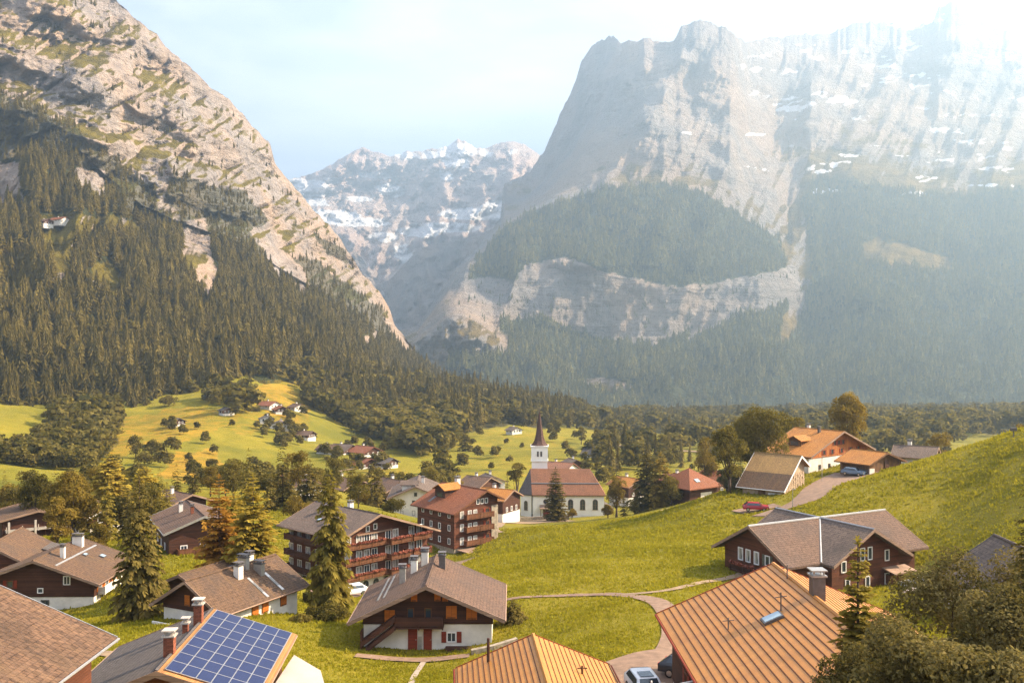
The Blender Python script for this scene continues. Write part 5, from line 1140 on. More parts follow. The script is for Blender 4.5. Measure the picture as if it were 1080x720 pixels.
# --- church
chx, chy, chz = 17.5, 306, -55.6
root = empty('church', (chx, chy, chz), R(-1.5), 'white village church with red-brown tiled roof and pointed tower', 'church')
x0, x1, yy, ez, rz_ = -12.0, 12.0, 6.3, 7.3, 14.6
b = MB(); b.box(((x0 + x1) / 2 + .5, 0, ez / 2 - 1.5), (x1 - x0 - 1.4, 2 * yy - 1.2, ez + 3)); b.build('wall', M['church_white'], root)
ap = [(x0 + .8, -yy + .6), (x0 - 2.7, -yy + 3.0), (x0 - 2.7, yy - 3.0), (x0 + .8, yy - .6)]
b = MB(); b.prism(ap, -3, ez - .02, 'z'); b.build('apse', M['church_white'], root)
def tri_roof(tris, th):
    b = MB()
    for q in tris: b.slab(q, th)
    return b
zl = lambda f: ez - .2 + (rz_ - ez + .2) * f
zz = ez - .25
b = tri_roof([[(x0 + 1.0, -yy, zz), (x1 + .3, -yy, zz), (x1 - 4.4, 0, rz_), (x0 + .4, 0, rz_)], [(x1 + .3, yy, zz), (x0 + 1.0, yy, zz), (x0 + .4, 0, rz_), (x1 - 4.4, 0, rz_)], [(x1 + .3, -yy, zz), (x1 + .3, yy, zz), (x1 - 4.4, 0, rz_)]], .3)
rf = b.build('roof', M['roof_church'], root)
b = tri_roof([[(x0 + 1.0, -yy, zz), (x0 + .4, 0, rz_), (x0 - 3.2, -yy + 2.9, zz)], [(x0 - 3.2, -yy + 2.9, zz), (x0 + .4, 0, rz_), (x0 - 3.2, yy - 2.9, zz)], [(x0 - 3.2, yy - 2.9, zz), (x0 + .4, 0, rz_), (x0 + 1.0, yy, zz)]], .3)
b.build('apse_roof', M['roof_slate'], root)
f_ = .42; b = MB(); b.slab([(x0 + 1.0 - .6 * f_, -yy * (1 - f_) - .12, zz + (rz_ - zz) * f_ + .12), (x1 + .3 - 4.7 * f_, -yy * (1 - f_) - .12, zz + (rz_ - zz) * f_ + .12), (x1 + .3 - 4.7 * (f_ + .03), -yy * (1 - f_ - .03), zz + (rz_ - zz) * (f_ + .03) + .14), (x0 + 1.0 - .6 * (f_ + .03), -yy * (1 - f_ - .03), zz + (rz_ - zz) * (f_ + .03) + .14)], .18); b.build('roof_step', M['metal_dark'], rf)
class _H(House):
    def __init__(s): pass
ch = _H(); ch.root = root; ch.sp = -9; ch.yf = -yy + .6; ch.yb = yy - .6; ch.xl = x0; ch.xr = x1 - .16
for u in (1.2, 5.0, 9.0): ch.win('front', u, 2.3, 1.45, 3.3, 'trim', style='arch')
ch.win('front', -6.7, 4.3, 1.3, 1.3, 'trim', style='round')
aw = ch.win('front', -12.9, 1.9, 1.1, 3.0, 'trim', style='arch'); aw.location = (x0 - .95, -yy + 1.72, 1.9); aw.rotation_euler = (0, 0, -math.atan2(2.4, 3.5))
ch.door('front', -6.4, 2.2, 2.6, 'shutter_red')
b = MB(); b.slab([(-8.6, ch.yf - 2.0, 3.0), (-4.2, ch.yf - 2.0, 3.0), (-4.2, ch.yf + .02, 3.9), (-8.6, ch.yf + .02, 3.9)], .2)
for x in (-8.3, -4.5): b.box((x, ch.yf - 1.7, 1.4), (.18, .18, 2.9))
b.build('porch', M['trim'], root)
tx, ty, tw_ = -8.6, 5.2, 5.6
b = MB(); b.box((tx, ty, 7.5), (tw_ - .5, tw_ - .5, 22)); tower = b.build('tower', M['church_white'], root)
TS = -1.9
b = MB(); b.box((tx, ty, 18.6), (tw_ + .1, tw_ + .1, .4)); b.box((tx, ty, 21.0), (tw_ - .2, tw_ - .2, 4.6)); b.box((tx, ty, 23.3), (tw_ + .3, tw_ + .3, .35)); b.build('belfry', M['church_white'], tower, (0, 0, TS))
b = MB()
for sx in (-.55, .55): b.box((tx + sx, ty - tw_ / 2 + .07, 20.9), (.6, .12, 1.7)); b.box((tx + tw_ / 2 - .07, ty + sx, 20.9), (.12, .6, 1.7)); b.box((tx - tw_ / 2 + .07, ty + sx, 20.9), (.12, .6, 1.7))
b.build('sound_shade_panel', M['metal_dark'], tower, (0, 0, TS))  # dark slabs painted for the shade within the belfry openings
prof = [(3.05, 23.5), (2.35, 24.1), (1.85, 25.0), (1.4, 26.6), (1.0, 29.0), (.6, 31.6), (.08, 34.6)]
V, F = [], []
for k, (r_, z) in enumerate(prof):
    for i in range(8):
        a = math.pi / 8 + i * math.pi / 4; sq = max(0, 1 - k / 2.2); cs, sn_ = math.cos(a), math.sin(a); m_ = max(abs(cs), abs(sn_)); q = r_ * ((1 / m_) * sq * .92 + (1 - sq))
        V.append((tx + cs * q, ty + sn_ * q, z))
for k in range(len(prof) - 1):
    for i in range(8): F.append((k * 8 + i, k * 8 + (i + 1) % 8, k * 8 + 8 + (i + 1) % 8, k * 8 + 8 + i))
F.append(tuple(range(7, -1, -1))); b = MB(); b.add(V, F); b.build('spire', M['spire'], tower, (0, 0, TS))
b = MB(); b.tube((tx, ty, 34.4), (tx, ty, 35.9), .06); b.box((tx, ty, 35.5), (.8, .08, .1)); b.box((tx, ty, 34.7), (.3, .3, .3)); b.build('cross', M['metal_dark'], tower, (0, 0, TS))
b = MB(); b.slab([(x1 - .3, -4.6, 4.2), (x1 + 3.0, -4.6, 2.2), (x1 + 3.0, 2, 2.2), (x1 - .3, 2, 4.2)], .2); b.box((x1 + 1.2, -1.3, 1.0), (2.2, 5.4, 3.0)); b.build('side_annex', M['roof_slate'], root)

# --- pyramid-roofed house
px_, py_ = 50.0, 268.0; root = empty('hip_house', (px_, py_, -43.6), R(36), 'house with a steep pyramid roof, one face dark with a skylight', 'house')
hw, ee, tp = 7.0, 3.2, 7.9
b = MB(); b.box((0, 0, 0), (2 * hw - 3, 2 * hw - 3, 2 * ee - .4)); b.build('wall', M['wood'], root)
b = MB(); b.box((hw - 1.45, -2, .6), (.12, 4, 2.2)); b.box((1, -hw + 1.45, .6), (4.4, .12, 2.2)); b.build('garage_front', M['plaster'], root)
b = MB(); b.add([(-hw, -hw, ee), (hw, -hw, ee), (hw, hw, ee), (-hw, hw, ee), (0, 0, tp), (-hw, -hw, ee - .25), (hw, -hw, ee - .25), (hw, hw, ee - .25), (-hw, hw, ee - .25)], [(0, 1, 4), (1, 2, 4), (2, 3, 4), (3, 0, 4), (0, 5, 6, 1), (1, 6, 7, 2), (2, 7, 8, 3), (3, 8, 5, 0), (8, 7, 6, 5)])
rf = b.build('roof', M['roof_rust'], root)
b = MB(); b.slab([(-2.2, -5.0, 4.75), (-.7, -5.0, 4.75), (-.7, -4.0, 5.42), (-2.2, -4.0, 5.42)], .12); b.build('skylight', M['glass_sky'], rf)
b = MB(); b.box((hw - 1.4, 3.2, 1), (.1, 1.2, 1.2)); b.build('window', M['glass'], root)

# --- barn by the hill road
h = House('barn', 'old barn with a two-tone brown roof and pale boarded front by the red car', 'barn', 51.3, 183.0, -29.6, R(50.5), 9.6, -21.7, 8.0, 5.75, 4.2, 2.3, wall='wood_pale', base=None, roof='roof_barn', of=.9, os_=.9, trim='white')
b = MB(); b.slab([(-8.02, -4.8, h.zroof(-8.0) + .03), (-4.4, -4.8, h.zroof(-4.4) + .05), (-4.4, 4.8, h.zroof(-4.4) + .05), (-8.02, 4.8, h.zroof(-8.0) + .03)], .06); b.build('lower_roofing', M['roof_brown'], h.roof)
b = MB(); b.box((h.xl - .04, 0, .9), (.08, 1.4, 1.8)); b.build('door', M['wood_mid'], h.root); b = MB(); b.box((h.xl - .05, -2.6, .75), (.08, 2.6, 1.5)); b.build('gate', M['plaster'], h.root)
b = MB(); r_ = random.Random(4)
for i in range(9):
    for j in range(11):
        z = .3 + j * .42; u = h.xl + .6 + i * 1.05
        if z < h.zroof(u) - .9: b.box((u, h.yf - .18 - .1 * r_.random(), z), (.85, .36, .36), r_.uniform(-.1, .1))
b.build('log_store', M['wood_pale'], h.root)
b = MB(); b.box((h.xl + 1.5, h.yf - .06, 1.1), (2.0, .1, 2.2)); b.build('opening_shade_panel', M['metal_dark'], h.root)  # solid dark slab painted for the shade inside the barn

# --- orange farmhouse
cx, cy, zr = from_px((890.3, 454.6), 205, 38, 12.4)
h = House('farmhouse', 'large farmhouse with a bright orange roof and sunlit orange gable', 'farmhouse', cx, cy, -29, R(38), 12.6, zr, 12.2, 4.7, 12.2, 4.7, wall='wood_orange', base='plaster', roof='roof_orange', split=4.3, of=1.4, os_=1.2, trim='trim')
h.row('front', (-1.6, 0, 1.6), 6.6, .7, 1.0, frame='wood_mid', shutter='shutter_red'); h.row('front', (-5.5, -2.5, 1, 4.5, 7.5), 4.8, .8, 1.0, frame='wood_mid', shutter='shutter_red'); h.row('front', (-7, -3.5), 1.8, .8, 1, frame='wood_mid'); h.dormer(-8.2, .6, 3.2, 2.0, 3.6, 'roof_orange', 'wood_mid'); h.chimney(-1.5, -1.0, 1.0, .5, 'metal_dark'); h.chimney(1.2, 3.5, 1.1, .6)
b = MB(); b.slab([(3, h.yf - 3.4, .6), (10, h.yf - 3.4, 3.4), (10, h.yf - .05, 3.4), (3, h.yf - .05, .6)], .3); b.build('ramp', M['wood_orange'], h.root)
cx, cy, zr = from_px((936, 477), 188, 33, 8.2)
h = House('garage', 'open orange-roofed garage beside the hill road', 'garage', cx, cy, -27.4, R(33), 8.4, zr, 5.6, 2.1, 6.2, 2.1, wall='wood_mid', base=None, roof='roof_orange', of=.8, os_=.8, trim='wood_mid')
for u in (-1.9, 1.2): b = MB(); b.box((h.xl - .04, u, 1.1), (.1, 2.5, 2.2)); b.build('garage_shade_panel', M['metal_dark'], h.root)  # solid dark slabs painted for the shade inside the garage
b = MB(); b.box((h.xl + .7, h.yf - .1, 1.2), (1.5, .2, 2.4)); b.build('white_panel', M['plaster'], h.root)
b = MB(); b.box((.6, h.yf - .1, 3.0), (1.2, .14, 1.6)); b.build('loft_door', M['wood'], h.root)
b = MB()
for i in range(9): b.box((.4 + .24 * i, h.yf - .9, .2 + .24 * i), (.26, 1.1, .07))
for yy_ in (-1.45, -.35): b.slab([(.2, h.yf + yy_ - .04, 1.0), (2.6, h.yf + yy_ - .04, 3.3), (2.6, h.yf + yy_ + .04, 3.3), (.2, h.yf + yy_ + .04, 1.0)], .12)
b.build('stair', M['wood'], h.root)

# --- cruciform chalet
X0, Y0, ZB, ZR = 37.2, 114.6, -28.0, -21.25
root = empty('cross_chalet', (X0, Y0, ZB), R(-62), 'brown wooden chalet with four gables under a cross-shaped shingle roof', 'chalet')
def wing(dirx, length, hw_, rise, wallm, roofm):
    """half building running from the crossing towards local +/-y (dirx: rotation)"""
    s = House('cross_wing', None, None, 0, 0, 0, dirx, length * 2, ZR - ZB, hw_, rise, hw_, rise, wall='wood_red', base=None, roof=roofm, of=1.2, os_=1.0, trim=None)
    return s
zr = ZR - ZB; hwid, rise, t = 6.4, 3.5, .26; lens = {'s': 11.3, 'n': 11.3, 'e': 8.2, 'w': 7.4}
# local axes: y along the main ridge (s = near-left gable, n = far-right gable), x across (+x = near-right gable)
b = MB(); wx = hwid - 1.0
ztop = zr - t; zea = zr - rise * wx / hwid - t
b.prism([(-wx, -3), (wx, -3), (wx, zea), (0, ztop), (-wx, zea)], -lens['s'] + 1.2, lens['n'] - 1.2, 'y'); b.prism([(-wx, -3), (wx, -3), (wx, zea), (0, ztop), (-wx, zea)], -lens['w'] + 1.2, lens['e'] - 1.2, 'x')
b.build('wall', M['wood_red'], root)
ev = zr - rise
def rp(sx, sy, along):
    """roof quad beside a ridge arm; cut along the valley at the crossing"""
    L_ = lens[along]; v = hwid
    if along in 'sn':
        q = -1 if along == 's' else 1
        return [(0, 0, zr), (sx * v, q * v, ev), (sx * v, q * L_, ev), (0, q * L_, zr)] if L_ > v else [(0, 0, zr), (sx * L_, q * L_, zr - rise * L_ / v), (0, q * L_, zr)]
    q = 1 if along == 'e' else -1
    return [(0, 0, zr), (q * v, sy * v, ev), (q * L_, sy * v, ev), (q * L_, 0, zr)]
for nm, mt, arms in (('roof', 'roof_pink', (('s', 1), ('s', -1), ('n', 1), ('n', -1))), ('cross_roof', 'roof_grey', (('e', 1), ('e', -1), ('w', 1), ('w', -1)))):
    b = MB()
    for a_, sg in arms: b.slab(rp(sg, sg, a_), t)
    ro = b.build(nm, M[mt], root)
b = MB(); b.tube((0, 0, zr - .05), (hwid, -hwid, ev + .03), .13, n=6); b.tube((0, -lens['s'], zr), (0, lens['n'], zr), .14, n=6); b.tube((-lens['w'], 0, zr), (lens['e'], 0, zr), .14, n=6); b.build('ridge_flashing', M['metal_pale'], root)
for y in (-lens['s'] - .035, lens['n'] + .035):
    b = MB()
    for sg in (-1, 1): b.prism([(0, zr + .04), (sg * hwid, ev + .04), (sg * hwid, ev - t - .06), (0, zr - t - .06)], y - .03, y + .03, 'y')
    b.build('fascia', M['trim'], root)
for x in (-lens['w'] - .035, lens['e'] + .035):
    b = MB()
    for sg in (-1, 1): b.prism([(0, zr + .04), (sg * hwid, ev + .04), (sg * hwid, ev - t - .06), (0, zr - t - .06)], x - .03, x + .03, 'x')
    b.build('fascia', M['trim'], root)
cc_ = _H(); cc_.root = root; cc_.sp = -9; cc_.yf = -lens['s'] + 1.2; cc_.yb = lens['n'] - 1.2; cc_.xl = -wx; cc_.xr = wx
cc_.row('front', (-2.6, -1.3, .1), 2.2, .85, 1.5, frame='white', style='curtain'); cc_.row('front', (1.9,), 2.4, .8, 1.2, frame='white', shutter='shutter_green'); cc_.row('front', (-2.2, .8), -.3, .8, 1.1, frame='white'); b_ = cc_.balcony('front', -1.2, 1.0, 4.4, 1.0, .9, 'wood', True)
cc_.xr = lens['e'] - 1.2
cc_.row('right', (-3.6,), 2.0, .8, 1.3, frame='white'); cc_.row('right', (-.6, .6), 3.0, .75, 1.5, frame='white'); cc_.row('right', (3.4,), 2.6, .75, 1.3, frame='white'); cc_.row('right', (-3.0, .2, 3.4), -.1, .75, 1.3, frame='white')
b = MB(); b.box((lens['e'] - .9, 4.4, -.3), (.6, 2.4, 2.6)); b.build('entrance', M['wood_rail'], root); b = MB(); b.slab([(lens['e'] - 1.2, 2.6, 1.9), (lens['e'] + .6, 2.6, 1.5), (lens['e'] + .6, 6.4, 1.5), (lens['e'] - 1.2, 6.4, 1.9)], .14); b.build('canopy', M['trim'], root)

# --- big orange standing-seam roof, near right
h = House('metal_roof_house', 'big near house with a ribbed orange sheet-metal roof and skylight', 'house', 18.1, 53.2, -24.2, R(1), 23.6, -15.2, 8.0, 3.4, 8.0, 3.4, wall='wood', base='plaster', roof='metal_orange', split=1.5, of=.9, os_=.9, trim='shutter_red')
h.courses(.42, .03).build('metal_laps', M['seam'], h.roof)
h.chimney(.25, 3.6, 1.3, .75, 'metal_dark', 'metal_pale'); h.skylight(-2.7, 2.7, 1.0, 1.25)
for x_, y_, hh in ((-.2, 8.0, .9), (-5.0, 4.0, .7), (-2.0, 3.4, 1.1)):
    z = h.zroof(x_); b = MB(); b.tube((x_, y_, z - .1), (x_, y_, z + hh), .04); b.tube((x_ - .35, y_, z + hh * .72), (x_ + .35, y_, z + hh * .8), .025); b.build('roof_antenna', M['metal_dark'], h.roof)
b = MB(); b.tube((-7.9, .2, h.zroof(-7.9) - .5), (-10.6, 0, h.zroof(-7.9) - 1.0), .06); b.tube((-10.3, 0, h.zroof(-7.9) - 1.5), (-10.3, 0, h.zroof(-7.9) - .4), .045); b.build('white_pole', M['white'], h.root)
b = MB(); b.box((-7.6, 0, h.zroof(-7.9) - 1.6), (.5, .25, 1.0)); b.build('red_box', M['cloth_red'], h.root)
h.row('left', (-6, -2, 2, 6), 2.4, 1.0, 1.2, frame='wood_rail', shutter='shutter_red')
# --- small orange metal roof in front
h = House('metal_roof_hut', 'small house with a ribbed orange metal roof at the bottom edge', 'house', 1.8, 56.2, -24.4, R(4), 12, -19.2, 5.1, 2.1, 5.1, 2.1, wall='wood', base=None, roof='metal_orange', of=.7, os_=.7, trim='shutter_red')
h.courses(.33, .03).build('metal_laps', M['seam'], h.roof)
b = MB(); b.tube((-3.0, 4.6, h.zroof(-3) - .2), (-3.0, 4.6, h.zroof(-3) + 1.5), .09); b.build('flue_pipe', M['wood'], h.roof); b = MB(); b.tube((2.6, 1.5, h.zroof(2.6)), (2.6, 1.5, h.zroof(2.6) + .5), .07); b.tube((2.3, 1.5, h.zroof(2.6) + .35), (2.9, 1.5, h.zroof(2.6) + .35), .04); b.build('roof_vent', M['wood_mid'], h.roof)
# --- grey roof behind the bushes
h = House('grey_roof_house', 'house with a grey shingle roof half hidden behind the near bushes', 'house', 40.6, 74, -22.5, R(-3), 13, -16.4, 5.6, 3.9, 5.6, 3.9, wall='wood', base='plaster', roof='roof_grey', of=.8, trim='metal_dark'); h.row('left', (-3, 2), 1.0, 1, .9)

# --- hamlets and single houses further off: (px, ridge py, depth, width m, length m, turn, roof, wall, category, label)
FAR = [
 (284, 446, 640, 11, 13, 60, 'roof_rust', 'plaster', 'house', 'red-roofed white house at the top of the meadow hamlet'),
 (296, 450, 630, 9, 10, 30, 'roof_rust', 'wood', 'chalet', 'red-roofed chalet touching the white hamlet house'),
 (281, 461, 590, 8, 8, 20, 'roof_slate', 'plaster', 'house', 'small grey hut left of the wide hamlet chalet'),
 (295, 466, 585, 13, 12, 10, 'roof_grey', 'plaster', 'chalet', 'wide chalet with a grey roof in the middle of the meadow hamlet'),
 (322, 467, 575, 9, 11, 70, 'roof_pink', 'wood', 'chalet', 'chalet at the right end of the meadow hamlet'),
 (313, 442, 660, 9, 9, 50, 'roof_pink', 'plaster', 'chalet', 'highest small chalet under the forest edge'),
 (347, 476, 520, 10, 12, 75, 'roof_brown', 'wood', 'chalet', 'low brown chalet on the slope right of the hamlet'),
 (362, 474, 525, 14, 14, 60, 'roof_grey', 'wood', 'chalet', 'larger grey-brown chalet on the slope beside a low brown one'),
 (385, 475, 520, 13, 15, 50, 'roof_rust', 'wood', 'chalet', 'upper orange-roofed chalet by the forest edge'),
 (384, 484, 480, 13, 14, 40, 'roof_rust', 'wood', 'chalet', 'lower orange-roofed chalet with a dark gable by the field path'),
 (406, 486, 480, 10, 11, 60, 'roof_slate', 'wood', 'barn', 'dark barn at the end of the field path'),
 (239, 450, 600, 8, 8, 40, 'roof_slate', 'wood', 'barn', 'tiny dark hay barn on the bare upper meadow'),
 (186, 460, 560, 8, 8, 50, 'roof_slate', 'wood', 'barn', 'lone dark hay barn left of the hamlet'),
 (63, 229, 1045, 16, 17, 70, 'roof_rust', 'plaster', 'alpine house', 'white-fronted alpine house in the high forest clearing'),
 (47, 231, 1040, 12, 12, 70, 'roof_pink', 'wood', 'alpine hut', 'low hut left of the alpine house in the forest clearing'),
 (590, 487, 420, 13, 14, 60, 'roof_church', 'plaster', 'house', 'red-roofed house just behind the church ridge'),
 (604, 484, 450, 12, 10, 20, 'roof_grey', 'wood', 'chalet', 'grey-roofed chalet right of the red house behind the church'),
 (525, 510, 275, 10, 11, 60, 'roof_orange', 'wood', 'chalet', 'chalet with a bright orange roof left of the church'),
 (505, 502, 340, 12, 11, 55, 'roof_pink', 'wood', 'chalet', 'brown chalet on the near edge of the church meadow'),
 (516, 500, 355, 10, 9, 20, 'roof_grey', 'plaster', 'house', 'grey and white house on the near edge of the church meadow'),
 (542, 459, 680, 9, 9, 40, 'roof_grey', 'plaster', 'chalet', 'tiny chalet high on the church meadow below the trees'),
 (628, 480, 520, 15, 12, 65, 'roof_slate', 'plaster', 'house', 'grey-roofed house among dark trees beyond the church'),
 (638, 460, 720, 13, 12, 70, 'roof_slate', 'plaster', 'house', 'pale roofed house under the wood beyond the church'),
 (682, 459, 760, 14, 12, 60, 'roof_slate', 'plaster', 'house', 'white house at the edge of the valley wood'),
 (689, 466, 690, 11, 10, 40, 'roof_grey', 'plaster', 'house', 'bright little house on the valley road'),
 (663, 503, 330, 10, 11, 40, 'roof_orange', 'wood', 'chalet', 'ochre-roofed chalet peeping out left of the conifer clump'),
 (716, 497, 310, 11, 12, 30, 'roof_rust', 'wood', 'chalet', 'red-roofed chalet between the conifer clump and the pyramid roof'),
 (757, 496, 300, 11, 12, 30, 'roof_rust', 'wood', 'chalet', 'red roof half hidden behind the hill right of the pyramid roof'),
 (415, 505, 300, 12, 12, 40, 'roof_pink', 'wood', 'chalet', 'brown-roofed house left of the white house'),
 (363, 511, 330, 13, 14, 55, 'roof_pink', 'wood', 'chalet', 'reddish-roofed chalet at the foot of the far meadow'),
 (312, 517, 285, 9, 10, 60, 'roof_rust', 'wood', 'chalet', 'small dark red chalet left of the spiky conifers'),
 (321, 527, 245, 9, 9, 30, 'roof_pink', 'plaster', 'house', 'small pinkish roof with a white chimney above the hotel roof'),
 (966, 470, 205, 8, 9, 60, 'roof_grey', 'plaster', 'house', 'small pale house sunk behind the meadow ridge'),
 (668, 431, 1250, 16, 14, 50, 'roof_grey', 'plaster', 'house', 'farthest pale house in the valley wood clearing'),
]
def loft_at(PX, PY, D, px, py):
    k = np.argmin((PX - px) ** 2 + (PY - py) ** 2); return float(D.ravel()[k])
for (px_, py_, d_, w_, l_, tn, rm, wm, cat, lab) in FAR:
    high = d_ > 1000 and px_ < 100
    if high: d_ = loft_at(LPX, LPY, LD, px_, py_ + 7) - 4; zr = (360 - py_) * d_ / 1000; zb = zr - 6.5
    else:
        zb = float(gz_px(px_, d_)); zr = (360 - py_) * d_ / 1000
        zr = min(max(zr, zb + 5.0), zb + 9.5) if d_ > 240 else zr
    x = (px_ - 540) * d_ / 1000
    nm = {'house': 'house', 'chalet': 'chalet', 'barn': 'barn', 'alpine house': 'alpine_house', 'alpine hut': 'alpine_hut'}[cat]
    h = House(nm, lab, cat, x, d_, zb, R(tn), l_, zr, w_ / 2 + .8, (w_ / 2 + .8) * .42, w_ / 2 + .8, (w_ / 2 + .8) * .42, wall=wm, base='plaster' if wm == 'wood' else None, roof=rm, of=.9, os_=.8, trim='trim' if d_ < 400 else None)
    zz = max(h.sp + .3, 1.0)
    if min(h.el, h.er) - zz > .6:
        hh = min(1.3, min(h.el, h.er) - zz)
        fr_ = 'white' if wm == 'wood' else 'metal_dark'
        h.row('front', [u for u in (-w_ * .27, 0, w_ * .27)], zz, 1.0, hh, frame=fr_); h.row('left', (-l_ * .25, l_ * .2), zz, 1.0, hh, frame=fr_)
    if cat != 'barn': h.chimney(.8, l_ * .15, 1.2, .8)

# ------------------------------------------------------------------ roads, walls, cars and other small things
def ribbon(name, pts, width, mat, dz=.1, per=14):
    pts = [np.array(G(p, d)) for p, d in pts]; dense_ = []
    for i in range(len(pts) - 1):
        p0, p1, p2, p3 = pts[max(0, i - 1)], pts[i], pts[i + 1], pts[min(len(pts) - 1, i + 2)]
        for k in range(per):
            t = k / per; dense_.append(.5 * ((2 * p1) + (p2 - p0) * t + (2 * p0 - 5 * p1 + 4 * p2 - p3) * t * t + (3 * p1 - p0 - 3 * p2 + p3) * t ** 3))
    dense_.append(pts[-1]); c_ = np.array(dense_)[:, :2]; tn = np.gradient(c_, axis=0); tn /= np.linalg.norm(tn, axis=1)[:, None]; nr = np.stack([-tn[:, 1], tn[:, 0]], -1)
    ws = np.interp(np.linspace(0, 1, len(c_)), np.linspace(0, 1, len(width)), width) if isinstance(width, (list, tuple)) else np.full(len(c_), width)
    K = 9; V = []
    for k in range(K):
        q = c_ + nr * (ws * (k / (K - 1) - .5))[:, None]; V.append(np.c_[q, gz(q[:, 0], q[:, 1]) + dz])
    V = np.stack(V, 1).reshape(-1, 3); n = len(c_)
    i, j = np.meshgrid(np.arange(n - 1), np.arange(K - 1), indexing='ij'); a = (i * K + j).ravel(); F = np.stack([a, a + 1, a + K + 1, a + K], -1)
    ROADS.append((c_, ws)); return tag(obj(name, mesh_np(name, V, F, M[mat], True)), kind='structure')
ROADS = []
ribbon('lane', [(534, 106), (575, 106), (620, 104), (660, 99), (688, 93), (704, 86), (712, 78), (705, 71)], [.9, 1.0, 1.1, 1.3, 2.0, 2.2, 2.2, 2.8], 'asphalt')
ribbon('yard', [(640, 63), (670, 66), (705, 69), (735, 71)], [8, 9, 8, 7], 'asphalt', .14)
ribbon('footpath', [(655, 99.5), (700, 99), (735, 104), (775, 109), (800, 116)], 1.0, 'gravel', .12)
ribbon('garden_path', [(449, 88), (443, 84), (437, 79), (432, 73)], .5, 'paving', .1)
ribbon('terrace', [(375, 87.3), (410, 87.3), (450, 87.4), (495, 87.5)], 1.7, 'asphalt', .12)  # darker asphalt tone puts the shade before the chalet into the colour
ribbon('hill_road', [(800, 158), (823, 160), (845, 162), (858, 168), (872, 178), (890, 186), (905, 190)], [3.5, 5, 6, 6, 7, 9, 10], 'asphalt', .12)
ribbon('car_park', [(778, 165), (795, 166), (820, 166)], [4, 5, 5], 'asphalt', .16)
ribbon('church_square', [(520, 262), (545, 272), (575, 280), (600, 284)], [9, 11, 12, 9], 'gravel', .15)
ribbon('churchyard_path', [(520, 262), (515, 235), (512, 215), (520, 204)], [7, 7, 6, 5], 'gravel', .15)
ribbon('field_path', [(440, 415), (400, 440), (372, 420), (345, 400), (335, 380)], 2.6, 'gravel', .3)
ribbon('farm_track', [(405, 470), (385, 475), (372, 470), (350, 452), (342, 430)], 2.2, 'gravel', .35)
ribbon('village_road', [(330, 128), (352, 130), (385, 138), (420, 150), (470, 172), (490, 180)], [5, 6, 6, 6, 6, 5], 'asphalt', .12)
ribbon('left_path', [(60, 78), (95, 80), (125, 79), (150, 74)], 2.2, 'gravel', .1)
ribbon('valley_road', [(640, 640), (672, 660), (690, 640), (720, 560), (760, 520)], 6, 'gravel', .4)
ribbon('pyramid_forecourt', [(700, 250), (722, 252), (742, 246)], 6, 'gravel', .2)
ribbon('chalet_forecourt', [(955, 102), (985, 100), (1010, 97)], 4, 'paving', .14)

def wall_along(name, label, pts, hgt, th, mat, cat='wall'):
    b = MB(); q = [G(*p) for p in pts]
    for i in range(len(q) - 1):
        a, c_ = Vector(q[i]), Vector(q[i + 1]); n = Vector((-(c_ - a).y, (c_ - a).x, 0)).normalized() * th / 2; lo, hi = Vector((0, 0, -.8)), Vector((0, 0, hgt))
        b.add([a - n + lo, c_ - n + lo, c_ + n + lo, a + n + lo, a - n + hi, c_ - n + hi, c_ + n + hi, a + n + hi], [(0, 1, 2, 3), (7, 6, 5, 4), (0, 4, 5, 1), (1, 5, 6, 2), (2, 6, 7, 3), (3, 7, 4, 0)])
    return tag(b.build(name, M[mat]), label, cat)
wall_along('stone_wall', 'low stone wall in front of the church square', [(530, 283), (560, 286), (600, 288)], 1.2, .5, 'stone')
wall_along('retaining_wall', 'small pale wall beside the lawn of the cross-roofed chalet', [(948, 107), (978, 105), (1000, 104)], .6, .4, 'plaster')
wall_along('garden_wall', 'rough stone edging before the stair chalet front', [(497, 88.2), (520, 88.6), (545, 89.5)], .45, .5, 'stone')

# pale canopy at the lower left of centre
b = MB(); x, y, z = G(318, 63)
b.slab([(-15.4, 60, z + 2.3), (-11.8, 60.5, z + 2.1), (-13.0, 64.4, z + 2.2), (-15.4, 67.0, z + 2.4)], .16)
for q in ((-15.1, 60.4), (-12.1, 60.8), (-13.2, 64.0), (-15.1, 66.4)): b.box((q[0], q[1], z + .9), (.14, .14, 2.6))
tag(b.build('canopy', M['cloth_white']), 'flat pale canopy beside the solar roof', 'canopy')
# wooden signpost and utility posts
for px_, d_, hh, lab in ((836, 158, 3.2, 'thin post at the road fork near the red car'), (867, 184, 5.0, 'lamp post in front of the farmhouse gable')):
    x, y, z = G(px_, d_); b = MB(); b.tube((x, y, z - .3), (x, y, z + hh), .07, .05); b.box((x + .25, y, z + hh - .1), (.6, .14, .12)); tag(b.build('street_lamp', M['metal_pale']), lab, 'lamp post')
x, y, z = G(1069, 150); b = MB(); b.tube((x, y, z - .3), (x, y, z + 1.2), .09); b.box((x, y, z + 1.3), (.9, .5, .5)); tag(b.build('meadow_post', M['metal_dark']), 'small dark box on a post on the meadow ridge', 'post')

